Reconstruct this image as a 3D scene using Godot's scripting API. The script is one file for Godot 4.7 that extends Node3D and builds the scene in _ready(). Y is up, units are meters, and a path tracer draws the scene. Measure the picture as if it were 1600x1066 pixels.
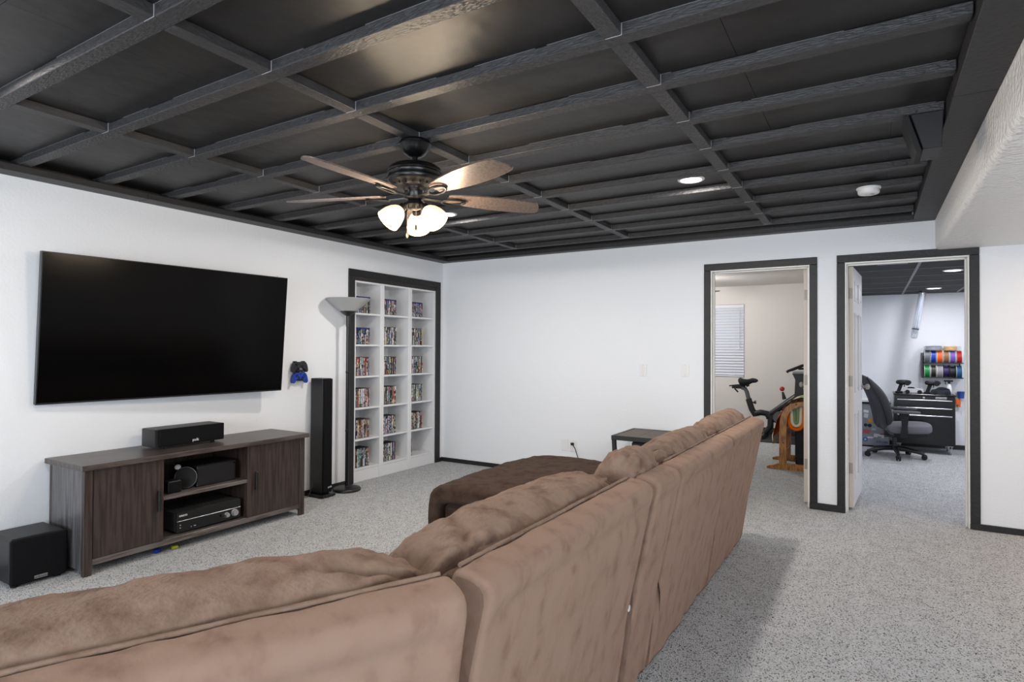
extends Node3D
# A basement media room: black coffered ceiling, brown sectional, TV wall, two open doors.
# Axes: left wall is x = 0, far wall is z = 0, floor is y = 0 (metres).

const FRONT_ROW_Z := 4.61      # front face of one long ceiling beam, the others follow every BEAM_STEP
const BEAM_STEP := 0.4325
const ONLY := ""                # names one light group to see it alone
const FLASH := 1.6
const BACK := 16.5
const SIDE := 10.0
const HALL := 1.5
const GYM := 2.1
const FAN := 0.33
const ROW_FAR := 2.4
const ROW_NEAR := 1.6
const OFFICE := 1.65

var rng := RandomNumberGenerator.new()
var M := {}                     # materials by name
var counts := {}                # how often a name is taken under a parent

# ---------------------------------------------------------------- mesh builder
class Mb:
	var v := PackedVector3Array()
	var n := PackedVector3Array()
	var c := PackedColorArray()
	var col := Color.WHITE
	var xf := Transform3D()
	var tinted := false

	func tri_n(a: Vector3, b: Vector3, d: Vector3, na: Vector3, nb: Vector3, nd: Vector3) -> void:
		var g := (b - a).cross(d - a)
		if g.length_squared() < 1e-18: return
		if g.dot(na + nb + nd) > 0.0:      # Godot's front faces run clockwise
			var t := b; b = d; d = t
			var u := nb; nb = nd; nd = u
		v.append(xf * a); v.append(xf * b); v.append(xf * d)
		n.append((xf.basis * na).normalized()); n.append((xf.basis * nb).normalized()); n.append((xf.basis * nd).normalized())
		c.append(col); c.append(col); c.append(col)

	func tri(a: Vector3, b: Vector3, d: Vector3, out: Vector3) -> void:
		var g := (b - a).cross(d - a).normalized()
		if g.dot(out) < 0.0: g = -g
		tri_n(a, b, d, g, g, g)

	func quad(a: Vector3, b: Vector3, d: Vector3, e: Vector3, out: Vector3) -> void:
		tri(a, b, d, out); tri(a, d, e, out)

	func box(at: Vector3, size: Vector3, bevel := 0.0, turn := Basis()) -> void:
		var keep := xf
		xf = xf * Transform3D(turn, at)
		var h := size * 0.5
		var b: float = minf(bevel, minf(h.x, minf(h.y, h.z)) * 0.95)
		for a in 3:
			var u := (a + 1) % 3
			var w := (a + 2) % 3
			for s in [-1.0, 1.0]:
				var p: Array[Vector3] = []
				for q in [[-1, -1], [1, -1], [1, 1], [-1, 1]]:
					var k := Vector3()
					k[a] = s * h[a]; k[u] = q[0] * (h[u] - b); k[w] = q[1] * (h[w] - b)
					p.append(k)
				var o := Vector3(); o[a] = s
				quad(p[0], p[1], p[2], p[3], o)
			if b > 0.0:
				for su in [-1.0, 1.0]:
					for sw in [-1.0, 1.0]:     # the edge between faces u and w runs along a
						var p: Array[Vector3] = []
						for q in [[0, -1], [0, 1], [1, 1], [1, -1]]:
							var k := Vector3()
							k[a] = q[1] * (h[a] - b)
							k[u] = su * (h[u] - (0.0 if q[0] == 0 else b))
							k[w] = sw * (h[w] - (b if q[0] == 0 else 0.0))
							p.append(k)
						var o := Vector3(); o[u] = su; o[w] = sw
						quad(p[0], p[1], p[2], p[3], o)
		if b > 0.0:
			for sx in [-1.0, 1.0]:
				for sy in [-1.0, 1.0]:
					for sz in [-1.0, 1.0]:
						tri(Vector3(sx * h.x, sy * (h.y - b), sz * (h.z - b)), Vector3(sx * (h.x - b), sy * h.y, sz * (h.z - b)), Vector3(sx * (h.x - b), sy * (h.y - b), sz * h.z), Vector3(sx, sy, sz))
		xf = keep

	func span(a: Vector3, b: Vector3, bevel := 0.0) -> void:   # box from corner to corner
		box((a + b) * 0.5, (b - a).abs(), bevel)

	func bar(a: Vector3, b: Vector3, w: float, t: float, bevel := 0.0, up := Vector3.UP) -> void:   # square bar from a to b
		var z := (b - a).normalized()
		var x := up.cross(z)
		if x.length() < 1e-3: x = Vector3.RIGHT.cross(z)
		x = x.normalized()
		box((a + b) * 0.5, Vector3(w, t, a.distance_to(b)), bevel, Basis(x, z.cross(x), z))

	func grid(p: Array, closed_i := false, closed_j := false, flip := false, cap_i := false) -> void:   # smooth sheet through p[i][j]
		var ni := p.size()
		var nj: int = p[0].size()
		var acc: Array = []
		for i in ni:
			var row := PackedVector3Array(); row.resize(nj); acc.append(row)
		var ci := ni if closed_i else ni - 1
		var cj := nj if closed_j else nj - 1
		for i in ci:
			for j in cj:
				var i2 := (i + 1) % ni
				var j2 := (j + 1) % nj
				var g: Vector3 = (p[i2][j2] - p[i][j]).cross(p[i][j2] - p[i2][j])
				if flip: g = -g
				acc[i][j] += g; acc[i2][j] += g; acc[i2][j2] += g; acc[i][j2] += g
		for i in ni:
			for j in nj:
				acc[i][j] = acc[i][j].normalized()
		for i in ci:
			for j in cj:
				var i2 := (i + 1) % ni
				var j2 := (j + 1) % nj
				tri_n(p[i][j], p[i2][j], p[i2][j2], acc[i][j], acc[i2][j], acc[i2][j2])
				tri_n(p[i][j], p[i2][j2], p[i][j2], acc[i][j], acc[i2][j2], acc[i][j2])
		if cap_i:
			for e in [0, ni - 1]:
				var mid := Vector3()
				for j in nj: mid += p[e][j]
				mid /= nj
				var other := Vector3()
				var e2: int = 1 if e == 0 else ni - 2
				for j in nj: other += p[e2][j]
				other /= nj
				for j in nj: tri(mid, p[e][j], p[e][(j + 1) % nj], mid - other)

	func lathe(prof: Array, segs := 24, at := Transform3D(), arc := TAU) -> void:   # profile of (r, y) from bottom to top on the outside
		var keep := xf
		xf = xf * at
		var k := prof.size()
		var sn: Array[Vector2] = []
		for i in k - 1:
			var d: Vector2 = prof[i + 1] - prof[i]
			sn.append(Vector2(d.y, -d.x).normalized())
		for i in k - 1:
			var n0 := sn[i]
			var n1 := sn[i]
			if i > 0 and sn[i].dot(sn[i - 1]) > 0.72: n0 = (sn[i] + sn[i - 1]).normalized()
			if i < k - 2 and sn[i].dot(sn[i + 1]) > 0.72: n1 = (sn[i] + sn[i + 1]).normalized()
			for s in segs:
				var a := arc * s / segs
				var b := arc * (s + 1) / segs
				var ca := Vector3(cos(a), 0, sin(a))
				var cb := Vector3(cos(b), 0, sin(b))
				var p0: Vector3 = ca * prof[i].x + Vector3.UP * prof[i].y
				var p1: Vector3 = cb * prof[i].x + Vector3.UP * prof[i].y
				var p2: Vector3 = cb * prof[i + 1].x + Vector3.UP * prof[i + 1].y
				var p3: Vector3 = ca * prof[i + 1].x + Vector3.UP * prof[i + 1].y
				var m0 := ca * n0.x + Vector3.UP * n0.y
				var m1 := cb * n0.x + Vector3.UP * n0.y
				var m2 := cb * n1.x + Vector3.UP * n1.y
				var m3 := ca * n1.x + Vector3.UP * n1.y
				tri_n(p0, p1, p2, m0, m1, m2); tri_n(p0, p2, p3, m0, m2, m3)
		xf = keep

	func cyl(a: Vector3, b: Vector3, ra: float, rb := -1.0, segs := 16, bev := 0.0) -> void:   # capped cylinder or cone
		if rb < 0.0: rb = ra
		var l := a.distance_to(b)
		var p: Array = [Vector2(0, 0), Vector2(ra, 0), Vector2(rb, l), Vector2(0, l)]
		if bev > 0.0: p = [Vector2(0, 0), Vector2(ra - bev, 0), Vector2(ra, bev), Vector2(rb, l - bev), Vector2(rb - bev, l), Vector2(0, l)]
		lathe(p, segs, aim(a, b))

	static func aim(a: Vector3, b: Vector3) -> Transform3D:    # frame at a whose y points to b
		var y := (b - a).normalized()
		var x := y.cross(Vector3.FORWARD)
		if x.length() < 1e-3: x = y.cross(Vector3.RIGHT)
		x = x.normalized()
		return Transform3D(Basis(x, y, x.cross(y)), a)

	func tube(pts: Array, r: Variant, segs := 8) -> void:
		var rows: Array = []
		var side := Vector3()
		for i in pts.size():
			var d: Vector3 = (pts[mini(i + 1, pts.size() - 1)] - pts[maxi(i - 1, 0)]).normalized()
			if i == 0:
				side = d.cross(Vector3.UP)
				if side.length() < 1e-2: side = d.cross(Vector3.RIGHT)
			side = (side - d * side.dot(d)).normalized()
			var up := side.cross(d)
			var ri: float = r[i] if r is Array else r
			var row := PackedVector3Array()
			for s in segs:
				var a := TAU * s / segs
				row.append(pts[i] + (side * cos(a) + up * sin(a)) * ri)
			rows.append(row)
		grid(rows, false, true, true, true)

	func prism(poly: Array, depth: float, at := Transform3D(), inset := 0.0) -> void:   # outline in x, y swept along z
		var keep := xf
		xf = xf * at
		var pts := PackedVector2Array()
		for q in poly: pts.append(q)
		if Geometry2D.is_polygon_clockwise(pts): pts.reverse()
		var hz := depth * 0.5
		var rim := pts
		if inset > 0.0:
			var o := Geometry2D.offset_polygon(pts, -inset)
			if o.size() == 1 and o[0].size() == pts.size(): rim = o[0]
		var idx := Geometry2D.triangulate_polygon(rim)
		for i in range(0, idx.size(), 3):
			for s in [-1.0, 1.0]:
				var f := func(k: int) -> Vector3: return Vector3(rim[k].x, rim[k].y, s * hz)
				tri(f.call(idx[i]), f.call(idx[i + 1]), f.call(idx[i + 2]), Vector3(0, 0, s))
		var k := pts.size()
		for i in k:
			var a := pts[i]
			var b := pts[(i + 1) % k]
			var d0 := (a - pts[(i + k - 1) % k]).normalized()
			var d1 := (b - a).normalized()
			var d2 := (pts[(i + 2) % k] - b).normalized()
			var nn := Vector2(d1.y, -d1.x)
			var na := nn
			var nb := nn
			if d0.dot(d1) > 0.8: na = (nn + Vector2(d0.y, -d0.x)).normalized()
			if d2.dot(d1) > 0.8: nb = (nn + Vector2(d2.y, -d2.x)).normalized()
			var ha := hz - inset
			var a3 := Vector3(na.x, na.y, 0)
			var b3 := Vector3(nb.x, nb.y, 0)
			tri_n(Vector3(a.x, a.y, -ha), Vector3(b.x, b.y, -ha), Vector3(b.x, b.y, ha), a3, b3, b3)
			tri_n(Vector3(a.x, a.y, -ha), Vector3(b.x, b.y, ha), Vector3(a.x, a.y, ha), a3, b3, a3)
			if rim.size() == k and inset > 0.0:
				var j := i
				var best := 1e9
				for m in k:
					if rim[m].distance_squared_to(a) < best:
						best = rim[m].distance_squared_to(a); j = m
				var ra := rim[j]
				var rb := rim[(j + 1) % k]
				for s in [-1.0, 1.0]:
					quad(Vector3(a.x, a.y, s * ha), Vector3(b.x, b.y, s * ha), Vector3(rb.x, rb.y, s * hz), Vector3(ra.x, ra.y, s * hz), Vector3(nn.x, nn.y, s))
		xf = keep

	func pillow(at: Vector3, h: Vector3, e1: float, e2: float, nu := 24, nv := 36, turn := Basis(), bump: Variant = null) -> void:   # superellipsoid
		var rows: Array = []
		for i in nu + 1:
			var row := PackedVector3Array()
			var f := -PI / 2 + PI * i / nu
			for j in nv:
				var g := TAU * j / nv
				var p := Vector3(pw(cos(f), e1) * pw(cos(g), e2) * h.x, pw(sin(f), e1) * h.y, pw(cos(f), e1) * pw(sin(g), e2) * h.z)
				if bump != null: p = bump.call(p)
				row.append(at + turn * p)
			rows.append(row)
		grid(rows, false, true, false)

	static func pw(x: float, e: float) -> float:
		return signf(x) * pow(absf(x), e)

	func mesh() -> ArrayMesh:
		var a: Array = []
		a.resize(Mesh.ARRAY_MAX)
		a[Mesh.ARRAY_VERTEX] = v
		a[Mesh.ARRAY_NORMAL] = n
		if tinted: a[Mesh.ARRAY_COLOR] = c
		var m := ArrayMesh.new()
		m.add_surface_from_arrays(Mesh.PRIMITIVE_TRIANGLES, a)
		return m

# ---------------------------------------------------------------- objects
func numbered(parent: Node, called: String) -> String:
	var key := str(parent.get_instance_id()) + called
	var k: int = counts.get(key, 0)
	counts[key] = k + 1
	return called if k == 0 else "%s_%03d" % [called, k]

func tag(o: Node, label: String, category: String, group := "") -> void:
	o.set_meta("label", label)
	o.set_meta("category", category)
	if group: o.set_meta("group", group)

func thing(called: String, label: String, category: String, at := Vector3.ZERO, group := "") -> Node3D:
	var o := Node3D.new()
	o.name = numbered(self, called)
	add_child(o, true)
	o.position = at
	tag(o, label, category, group)
	return o

func root_of(o: Node3D) -> Vector3:      # where world coordinates have their origin, seen from o
	var at := Vector3()
	var k: Node = o
	while k != self and k is Node3D:
		at += k.position
		k = k.get_parent()
	return at

func part(called: String, m: Mb, mat: Material, parent: Node3D, local := false) -> MeshInstance3D:   # shape given in world coordinates unless local
	var o := MeshInstance3D.new()
	o.mesh = m.mesh()
	o.mesh.surface_set_material(0, mat)
	o.name = numbered(parent, called)
	parent.add_child(o, true)
	if not local: o.position = -root_of(parent)
	return o

func solo(called: String, m: Mb, mat: Material, label: String, category: String, group := "") -> MeshInstance3D:
	var o := part(called, m, mat, self, true)
	tag(o, label, category, group)
	return o

func struct(called: String, m: Mb, mat: Material) -> MeshInstance3D:
	var o := part(called, m, mat, self, true)
	o.set_meta("kind", "structure")
	return o

func struct_root(called: String, at := Vector3.ZERO) -> Node3D:
	var o := Node3D.new()
	o.name = numbered(self, called)
	add_child(o, true)
	o.position = at
	o.set_meta("kind", "structure")
	return o

func lettering(text: String, height: float, mat: Material, parent: Node3D, xf: Transform3D, font := "Droid Sans", bold := false, italic := false) -> MeshInstance3D:   # xf in world coordinates: text runs along x, faces z
	var t := TextMesh.new()
	var f := SystemFont.new()
	f.font_names = PackedStringArray([font])
	if bold: f.font_weight = 700
	f.font_italic = italic
	t.font = f
	t.text = text
	t.font_size = 32
	t.pixel_size = height / 24.0
	t.depth = 0.0012
	t.material = mat
	var o := MeshInstance3D.new()
	o.mesh = t
	o.name = numbered(parent, "lettering")
	parent.add_child(o, true)
	o.transform = Transform3D(xf.basis, xf.origin - root_of(parent))
	return o

# ---------------------------------------------------------------- materials
func noise_tex(sd: int, freq: float, stops: Array, size := 512, kind := FastNoiseLite.TYPE_SIMPLEX_SMOOTH, oct := 4, warp := 0.0) -> NoiseTexture2D:   # stops: [offset, colour] ...
	var f := FastNoiseLite.new()
	f.seed = sd
	f.noise_type = kind
	f.frequency = freq
	f.fractal_octaves = oct
	if kind == FastNoiseLite.TYPE_CELLULAR:
		f.cellular_return_type = FastNoiseLite.RETURN_CELL_VALUE
		f.fractal_type = FastNoiseLite.FRACTAL_NONE
	if warp > 0.0:
		f.domain_warp_enabled = true
		f.domain_warp_amplitude = warp
		f.domain_warp_frequency = freq * 1.5
		f.domain_warp_fractal_octaves = 2
	var t := NoiseTexture2D.new()
	t.width = size; t.height = size
	t.seamless = true
	t.seamless_blend_skirt = 0.03
	t.noise = f
	var g := Gradient.new()
	var off := PackedFloat32Array()
	var cols := PackedColorArray()
	for s in stops:
		off.append(s[0]); cols.append(s[1])
	g.offsets = off; g.colors = cols
	t.color_ramp = g
	return t

func relief_tex(sd: int, freq: float, strength: float, size := 512, oct := 4, kind := FastNoiseLite.TYPE_SIMPLEX_SMOOTH) -> NoiseTexture2D:
	var f := FastNoiseLite.new()
	f.seed = sd
	f.noise_type = kind
	f.frequency = freq
	f.fractal_octaves = oct
	var t := NoiseTexture2D.new()
	t.width = size; t.height = size
	t.seamless = true
	t.seamless_blend_skirt = 0.03
	t.as_normal_map = true
	t.bump_strength = strength
	t.noise = f
	return t

func carpet_tex() -> ImageTexture:      # cut pile: grey tufts with scattered dark flecks, wraps at its edges
	var n := 300
	var g := RandomNumberGenerator.new()
	g.seed = 99
	var v := PackedFloat32Array()
	v.resize(n * n)
	for i in n * n: v[i] = 0.815 + g.randf_range(-0.085, 0.085)
	for k in 5600:
		var x := g.randi() % n
		var y := g.randi() % n
		var dark := g.randf_range(0.26, 0.56)
		for s in 1 + g.randi() % 3:
			v[y * n + x] = dark
			if g.randf() < 0.5: x = (x + 1) % n
			else: y = (y + 1) % n
	var b := PackedByteArray()
	for i in n * n:
		var c := int(clampf(v[i], 0, 1) * 255.0)
		b.append(int(c * 0.995)); b.append(c); b.append(mini(255, int(c * 1.01)))
	var im := Image.create_from_data(n, n, false, Image.FORMAT_RGB8, b)
	im.resize(n * 3, n * 3, Image.INTERPOLATE_CUBIC)
	return ImageTexture.create_from_image(im)

func mat(called: String, c: Color, rough := 0.6, metal := 0.0, spec := 0.5) -> StandardMaterial3D:
	var m := StandardMaterial3D.new()
	m.resource_name = called
	m.albedo_color = c
	m.roughness = rough
	m.metallic = metal
	m.metallic_specular = spec
	M[called] = m
	return m

func textured(m: StandardMaterial3D, tex: Texture2D, scale: Vector3, bump: Texture2D = null, depth := 1.0, world := false) -> StandardMaterial3D:
	m.uv1_triplanar = true
	m.uv1_world_triplanar = world
	m.uv1_scale = scale
	if tex: m.albedo_texture = tex
	if bump:
		m.normal_enabled = true
		m.normal_texture = bump
		m.normal_scale = depth
	return m

func glow(called: String, c: Color, energy: float) -> StandardMaterial3D:
	var m := mat(called, c, 0.5)
	m.emission_enabled = true
	m.emission = c
	m.emission_energy_multiplier = energy if ONLY == "" else 0.0
	return m

func grey(v: float) -> Color: return Color(v, v, v)

func make_materials() -> void:
	# setting
	var peel := relief_tex(3, 0.035, 3.0, 512, 3)
	textured(mat("wall_paint", Color(0.89, 0.90, 0.915), 0.65), null, Vector3.ONE * 2.2, peel, 0.25, true)
	textured(mat("gym_paint", Color(0.865, 0.85, 0.835), 0.7), null, Vector3.ONE * 2.2, peel, 0.2, true)
	textured(mat("soffit_paint", Color(0.93, 0.925, 0.92), 0.42), null, Vector3(2.4, 2.4, 2.4), relief_tex(8, 0.02, 12.0, 512, 3), 0.6, true)
	mat("gym_ceiling", Color(0.80, 0.79, 0.77), 0.85)
	textured(mat("carpet", Color(1, 1, 1), 0.95, 0.0, 0.1), carpet_tex(), Vector3.ONE * 1.05, relief_tex(12, 0.12, 9.0, 1024, 2), 1.0, true)
	M.carpet.detail_enabled = true
	M.carpet.detail_albedo = noise_tex(13, 0.012, [[0.0, grey(0.93)], [0.5, grey(0.98)], [1.0, grey(1.0)]], 512, FastNoiseLite.TYPE_SIMPLEX_SMOOTH, 3)
	M.carpet.detail_blend_mode = BaseMaterial3D.BLEND_MODE_MUL
	M.carpet.uv2_triplanar = true if "uv2_triplanar" in M.carpet else false
	M.carpet.uv2_world_triplanar = true
	M.carpet.uv2_scale = Vector3.ONE * 0.9
	textured(mat("black_panel", Color(0.146, 0.142, 0.142), 0.45, 0.0, 0.45), noise_tex(21, 0.008, [[0.0, grey(0.85)], [1.0, grey(1.0)]], 256, FastNoiseLite.TYPE_SIMPLEX_SMOOTH, 3), Vector3.ONE * 0.5, relief_tex(22, 0.05, 1.2, 256, 3), 0.25, true)
	var worn := noise_tex(31, 0.03, [[0.0, grey(0.75)], [0.62, grey(0.95)], [0.70, grey(1.1)], [0.735, grey(2.0)], [0.86, grey(2.8)], [1.0, grey(3.0)]], 512, FastNoiseLite.TYPE_SIMPLEX_SMOOTH, 5)
	textured(mat("beam_long", Color(0.215, 0.212, 0.218), 0.5, 0.0, 0.5), worn, Vector3(0.9, 5.0, 5.0), relief_tex(33, 0.05, 5.0, 512, 4), 0.7, true)
	textured(mat("beam_cross", Color(0.225, 0.222, 0.228), 0.5, 0.0, 0.5), noise_tex(35, 0.03, [[0.0, grey(0.8)], [1.0, grey(1.0)]], 256), Vector3(5.0, 5.0, 0.9), relief_tex(33, 0.05, 5.0, 512, 4), 0.5, true)
	textured(mat("black_trim", Color(0.175, 0.172, 0.175), 0.5, 0.0, 0.45), noise_tex(37, 0.02, [[0.0, grey(0.85)], [1.0, grey(1.0)]], 256), Vector3(3, 3, 3), relief_tex(38, 0.04, 3.0, 256, 3), 0.3, true)
	textured(mat("casing_black", Color(0.135, 0.133, 0.138), 0.5, 0.0, 0.45), noise_tex(37, 0.02, [[0.0, grey(0.85)], [1.0, grey(1.0)]], 256), Vector3(3, 3, 3), relief_tex(38, 0.04, 3.0, 256, 3), 0.3, true)
	mat("filler_dark", Color(0.42, 0.42, 0.43), 0.6)
	mat("caulk", Color(0.62, 0.62, 0.64), 0.6)
	mat("jamb_white", Color(0.89, 0.885, 0.87), 0.4)
	mat("door_white", Color(0.83, 0.83, 0.84), 0.42)
	mat("door_edge", Color(0.80, 0.765, 0.72), 0.5)
	mat("nickel", Color(0.62, 0.60, 0.57), 0.5, 0.3)
	mat("white_plastic", Color(0.88, 0.88, 0.88), 0.35)
	mat("shelf_white", Color(0.87, 0.875, 0.885), 0.38)
	# sofa
	var nap := noise_tex(41, 0.011, [[0.0, Color(0.70, 0.65, 0.62)], [0.36, Color(0.92, 0.89, 0.87)], [0.55, Color(1.0, 0.99, 0.97)], [1.0, Color(1.12, 1.12, 1.10)]], 1024, FastNoiseLite.TYPE_SIMPLEX_SMOOTH, 6, 26.0)
	var calm := noise_tex(43, 0.010, [[0.0, Color(0.82, 0.78, 0.76)], [0.34, Color(0.965, 0.95, 0.94)], [0.5, Color(1.0, 0.99, 0.98)], [1.0, Color(1.04, 1.04, 1.03)]], 1024, FastNoiseLite.TYPE_SIMPLEX_SMOOTH, 6, 18.0)
	for k in [["suede", Vector3(0.95, 0.95, 0.95), Color(0.515, 0.436, 0.388)], ["suede_back", Vector3(1.0, 0.62, 1.0), Color(0.555, 0.462, 0.408)]]:
		var s := textured(mat(k[0], k[2], 0.92, 0.0, 0.2), nap if k[0] == "suede" else calm, k[1], relief_tex(42, 0.05, 9.0, 1024, 5), 0.45 if k[0] == "suede" else 0.09)
		s.rim_enabled = true
		s.rim = 0.35
		s.rim_tint = 0.7
	var so := textured(mat("suede_shaded", Color(0.265, 0.215, 0.188), 0.92, 0.0, 0.2), nap, Vector3(0.9, 0.9, 0.9), relief_tex(42, 0.09, 4.0, 1024, 4), 0.5)  # darker copy of the suede: shade put into the ottoman colour
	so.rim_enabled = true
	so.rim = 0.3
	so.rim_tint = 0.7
	mat("under_cloth", Color(0.05, 0.05, 0.05), 0.9)
	# furniture and gear
	var grain := noise_tex(51, 0.02, [[0.0, Color(0.62, 0.58, 0.57)], [0.4, Color(0.85, 0.82, 0.80)], [0.6, Color(1, 0.98, 0.96)], [1.0, Color(1.25, 1.2, 1.16)]], 512, FastNoiseLite.TYPE_SIMPLEX_SMOOTH, 5, 6.0)
	textured(mat("espresso", Color(0.245, 0.203, 0.19), 0.42, 0.0, 0.5), grain, Vector3(3.4, 0.25, 3.4), relief_tex(52, 0.05, 2.0, 256, 3), 0.25)
	textured(mat("espresso_flat", Color(0.32, 0.295, 0.29), 0.36, 0.0, 0.5), grain, Vector3(3.4, 3.4, 0.3), null)
	textured(mat("espresso_lit_side", Color(0.36, 0.36, 0.375), 0.3, 0.0, 0.6), grain, Vector3(3.4, 0.25, 3.4))  # lightened grey copy: flash reflection put into the colour of the left side
	textured(mat("espresso_edge", Color(0.40, 0.378, 0.372), 0.36, 0.0, 0.5), grain, Vector3(3.4, 3.4, 0.3), null)
	mat("receiver_grey", Color(0.27, 0.275, 0.28), 0.32, 0.2)
	mat("black_satin", Color(0.10, 0.10, 0.108), 0.4)
	mat("black_matte", Color(0.085, 0.085, 0.095), 0.8)
	mat("black_gloss", Color(0.045, 0.045, 0.05), 0.12)
	textured(mat("grille_cloth", Color(0.055, 0.055, 0.068), 0.85, 0.0, 0.3), null, Vector3.ONE * 6.0, relief_tex(55, 0.2, 4.0, 256, 1), 0.5)
	textured(mat("ash_vinyl", Color(0.10, 0.10, 0.11), 0.45), noise_tex(56, 0.05, [[0.0, grey(0.8)], [1.0, grey(1.05)]], 256), Vector3(8, 1, 8))
	mat("screen_black", Color(0.02, 0.02, 0.022), 0.16, 0.0, 0.25)
	mat("bezel", Color(0.16, 0.16, 0.17), 0.35, 0.3)
	mat("silver", Color(0.75, 0.75, 0.76), 0.3, 0.8)
	mat("badge_white", Color(0.82, 0.82, 0.82), 0.4)
	mat("steel_dark", Color(0.30, 0.30, 0.31), 0.35, 0.8)
	mat("controller_blue", Color(0.05, 0.22, 0.62), 0.4)
	mat("lamp_shade_grey", Color(0.66, 0.66, 0.66), 0.5)
	mat("fan_black", Color(0.06, 0.06, 0.065), 0.28, 0.3)
	textured(mat("fan_blade", Color(0.40, 0.35, 0.325), 0.4), grain, Vector3(5, 5, 5))
	glow("lamp_glass", Color(1.0, 0.90, 0.76), 2.6)
	glow("lamp_glass_neck", Color(1.0, 0.90, 0.76), 0.75)
	glow("fill_pane_glow", Color(0.93, 0.965, 1.0), 0.6)  # glow for the panes of the added fill lights
	glow("downlight_face", Color(1.0, 0.965, 0.93), 5.0)
	mat("chain", Color(0.45, 0.41, 0.34), 0.3, 0.8)
	mat("bookcase_dark", Color(0.16, 0.145, 0.14), 0.6)
	mat("plank", Color(0.40, 0.36, 0.33), 0.55)
	textured(M.plank, grain, Vector3(0.6, 4, 4))
	mat("table_metal", Color(0.15, 0.15, 0.155), 0.5, 0.2)
	# gym and office
	mat("rubber", Color(0.16, 0.165, 0.175), 0.85)
	mat("bike_black", Color(0.10, 0.10, 0.11), 0.4)
	mat("bike_grey", Color(0.34, 0.34, 0.35), 0.45)
	mat("red_plastic", Color(0.70, 0.13, 0.09), 0.35)
	textured(mat("oak", Color(0.68, 0.46, 0.21), 0.42), grain, Vector3(3, 0.8, 3))
	mat("wool", Color.WHITE, 0.95, 0.0, 0.1).vertex_color_use_as_albedo = true
	mat("blind", Color(0.86, 0.87, 0.90), 0.5)
	mat("pane", Color(0.9, 0.95, 1.0, 0.12), 0.02)
	M.pane.transparency = BaseMaterial3D.TRANSPARENCY_ALPHA
	textured(mat("chair_fabric", Color(0.235, 0.235, 0.25), 0.9), null, Vector3.ONE * 5, relief_tex(61, 0.15, 4.0, 256, 2), 0.5)
	mat("seat_fabric", Color(0.40, 0.40, 0.42), 0.9)
	mat("arm_pad", Color(0.30, 0.30, 0.32), 0.6)
	mat("chest_black", Color(0.05, 0.05, 0.055), 0.25)
	mat("office_tile", Color(0.10, 0.10, 0.105), 0.8)
	mat("tee_bar", Color(0.50, 0.50, 0.51), 0.5)
	mat("crate_grey", Color(0.55, 0.56, 0.59), 0.6)
	mat("clear_plastic", Color(0.75, 0.79, 0.84, 0.22), 0.12)
	M.clear_plastic.transparency = BaseMaterial3D.TRANSPARENCY_ALPHA
	mat("hose_dark", Color(0.09, 0.105, 0.13), 0.3)
	mat("paint_chip", Color.WHITE, 0.45).vertex_color_use_as_albedo = true   # printed or coloured plastic, tinted by vertex

# ---------------------------------------------------------------- scene
func _ready() -> void:
	rng.seed = 7
	# camera
	var cam := Camera3D.new()
	cam.name = "camera"
	cam.fov = rad_to_deg(2.0 * atan(533.0 / 926.3))
	cam.near = 0.05
	add_child(cam)
	cam.position = Vector3(4.375, 1.34, 5.621)
	cam.basis = Basis.from_euler(Vector3(0.01273, 0.54496, 0.005093))
	# sky (seen only behind the gym window) and exposure
	var we := WorldEnvironment.new()
	we.name = "environment"
	var env := Environment.new()
	env.background_mode = Environment.BG_SKY
	var sky := Sky.new()
	var sm := ProceduralSkyMaterial.new()
	sm.sky_top_color = Color(0.35, 0.55, 0.85)
	sm.sky_horizon_color = Color(0.75, 0.82, 0.9)
	sm.ground_horizon_color = Color(0.5, 0.5, 0.48)
	sm.ground_bottom_color = Color(0.3, 0.3, 0.28)
	sky.sky_material = sm
	env.sky = sky
	env.tonemap_mode = Environment.TONE_MAPPER_LINEAR
	env.tonemap_exposure = 1.0
	env.sdfgi_enabled = true
	env.ssao_enabled = true
	env.ssil_enabled = true
	we.environment = env
	add_child(we)
	# the photographer's flash beside the camera
	var flash := SpotLight3D.new()
	flash.name = "flash_head"
	flash.light_color = Color(0.90, 0.95, 1.0)
	flash.light_energy = lv("flash", FLASH)
	flash.light_size = 0.05
	flash.spot_range = 30.0
	flash.spot_angle = 42.0
	flash.spot_angle_attenuation = 0.9
	flash.shadow_enabled = true
	add_child(flash)
	flash.look_at_from_position(Vector3(4.71, 1.81, 5.56), Vector3(4.71 - 0.42, 1.81 + 0.16, 4.56))
	# added fill lights behind and beside the camera, the hall lamp, the lamp of the exercise room
	area("back_fill_light", Vector3(2.6, 1.30, 8.46), Vector3(2.6, 1.30, 0.0), Vector2(3.6, 1.5), Color(0.93, 0.965, 1.0), lv("back", BACK))
	area("side_fill_light", Vector3(7.16, 1.25, 6.4), Vector3(0.0, 1.25, 6.4), Vector2(2.6, 1.4), Color(0.96, 0.98, 1.0), lv("side", SIDE))
	area("hall_light", Vector3(6.0, 2.10, 0.8), Vector3(6.0, 0.0, 0.8), Vector2(0.25, 0.25), Color(1.0, 0.88, 0.78), lv("hall", HALL))
	omni("gym_light", Vector3(1.86, 2.12, -3.30), Color(0.99, 0.98, 0.97), lv("gym", GYM), 0.12)

	make_materials()
	build_room()
	build_ceiling()
	build_doors()
	build_sofa()
	build_ottoman()
	build_bookcase()
	build_console()
	build_television()
	build_speakers()
	build_floor_lamp()
	build_controllers()
	build_fan()
	build_ceiling_fittings()
	build_table_and_outlets()
	build_gym()
	build_office()

func lv(key: String, e: float) -> float:
	return e if ONLY == "" or ONLY == key else 0.0

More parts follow.
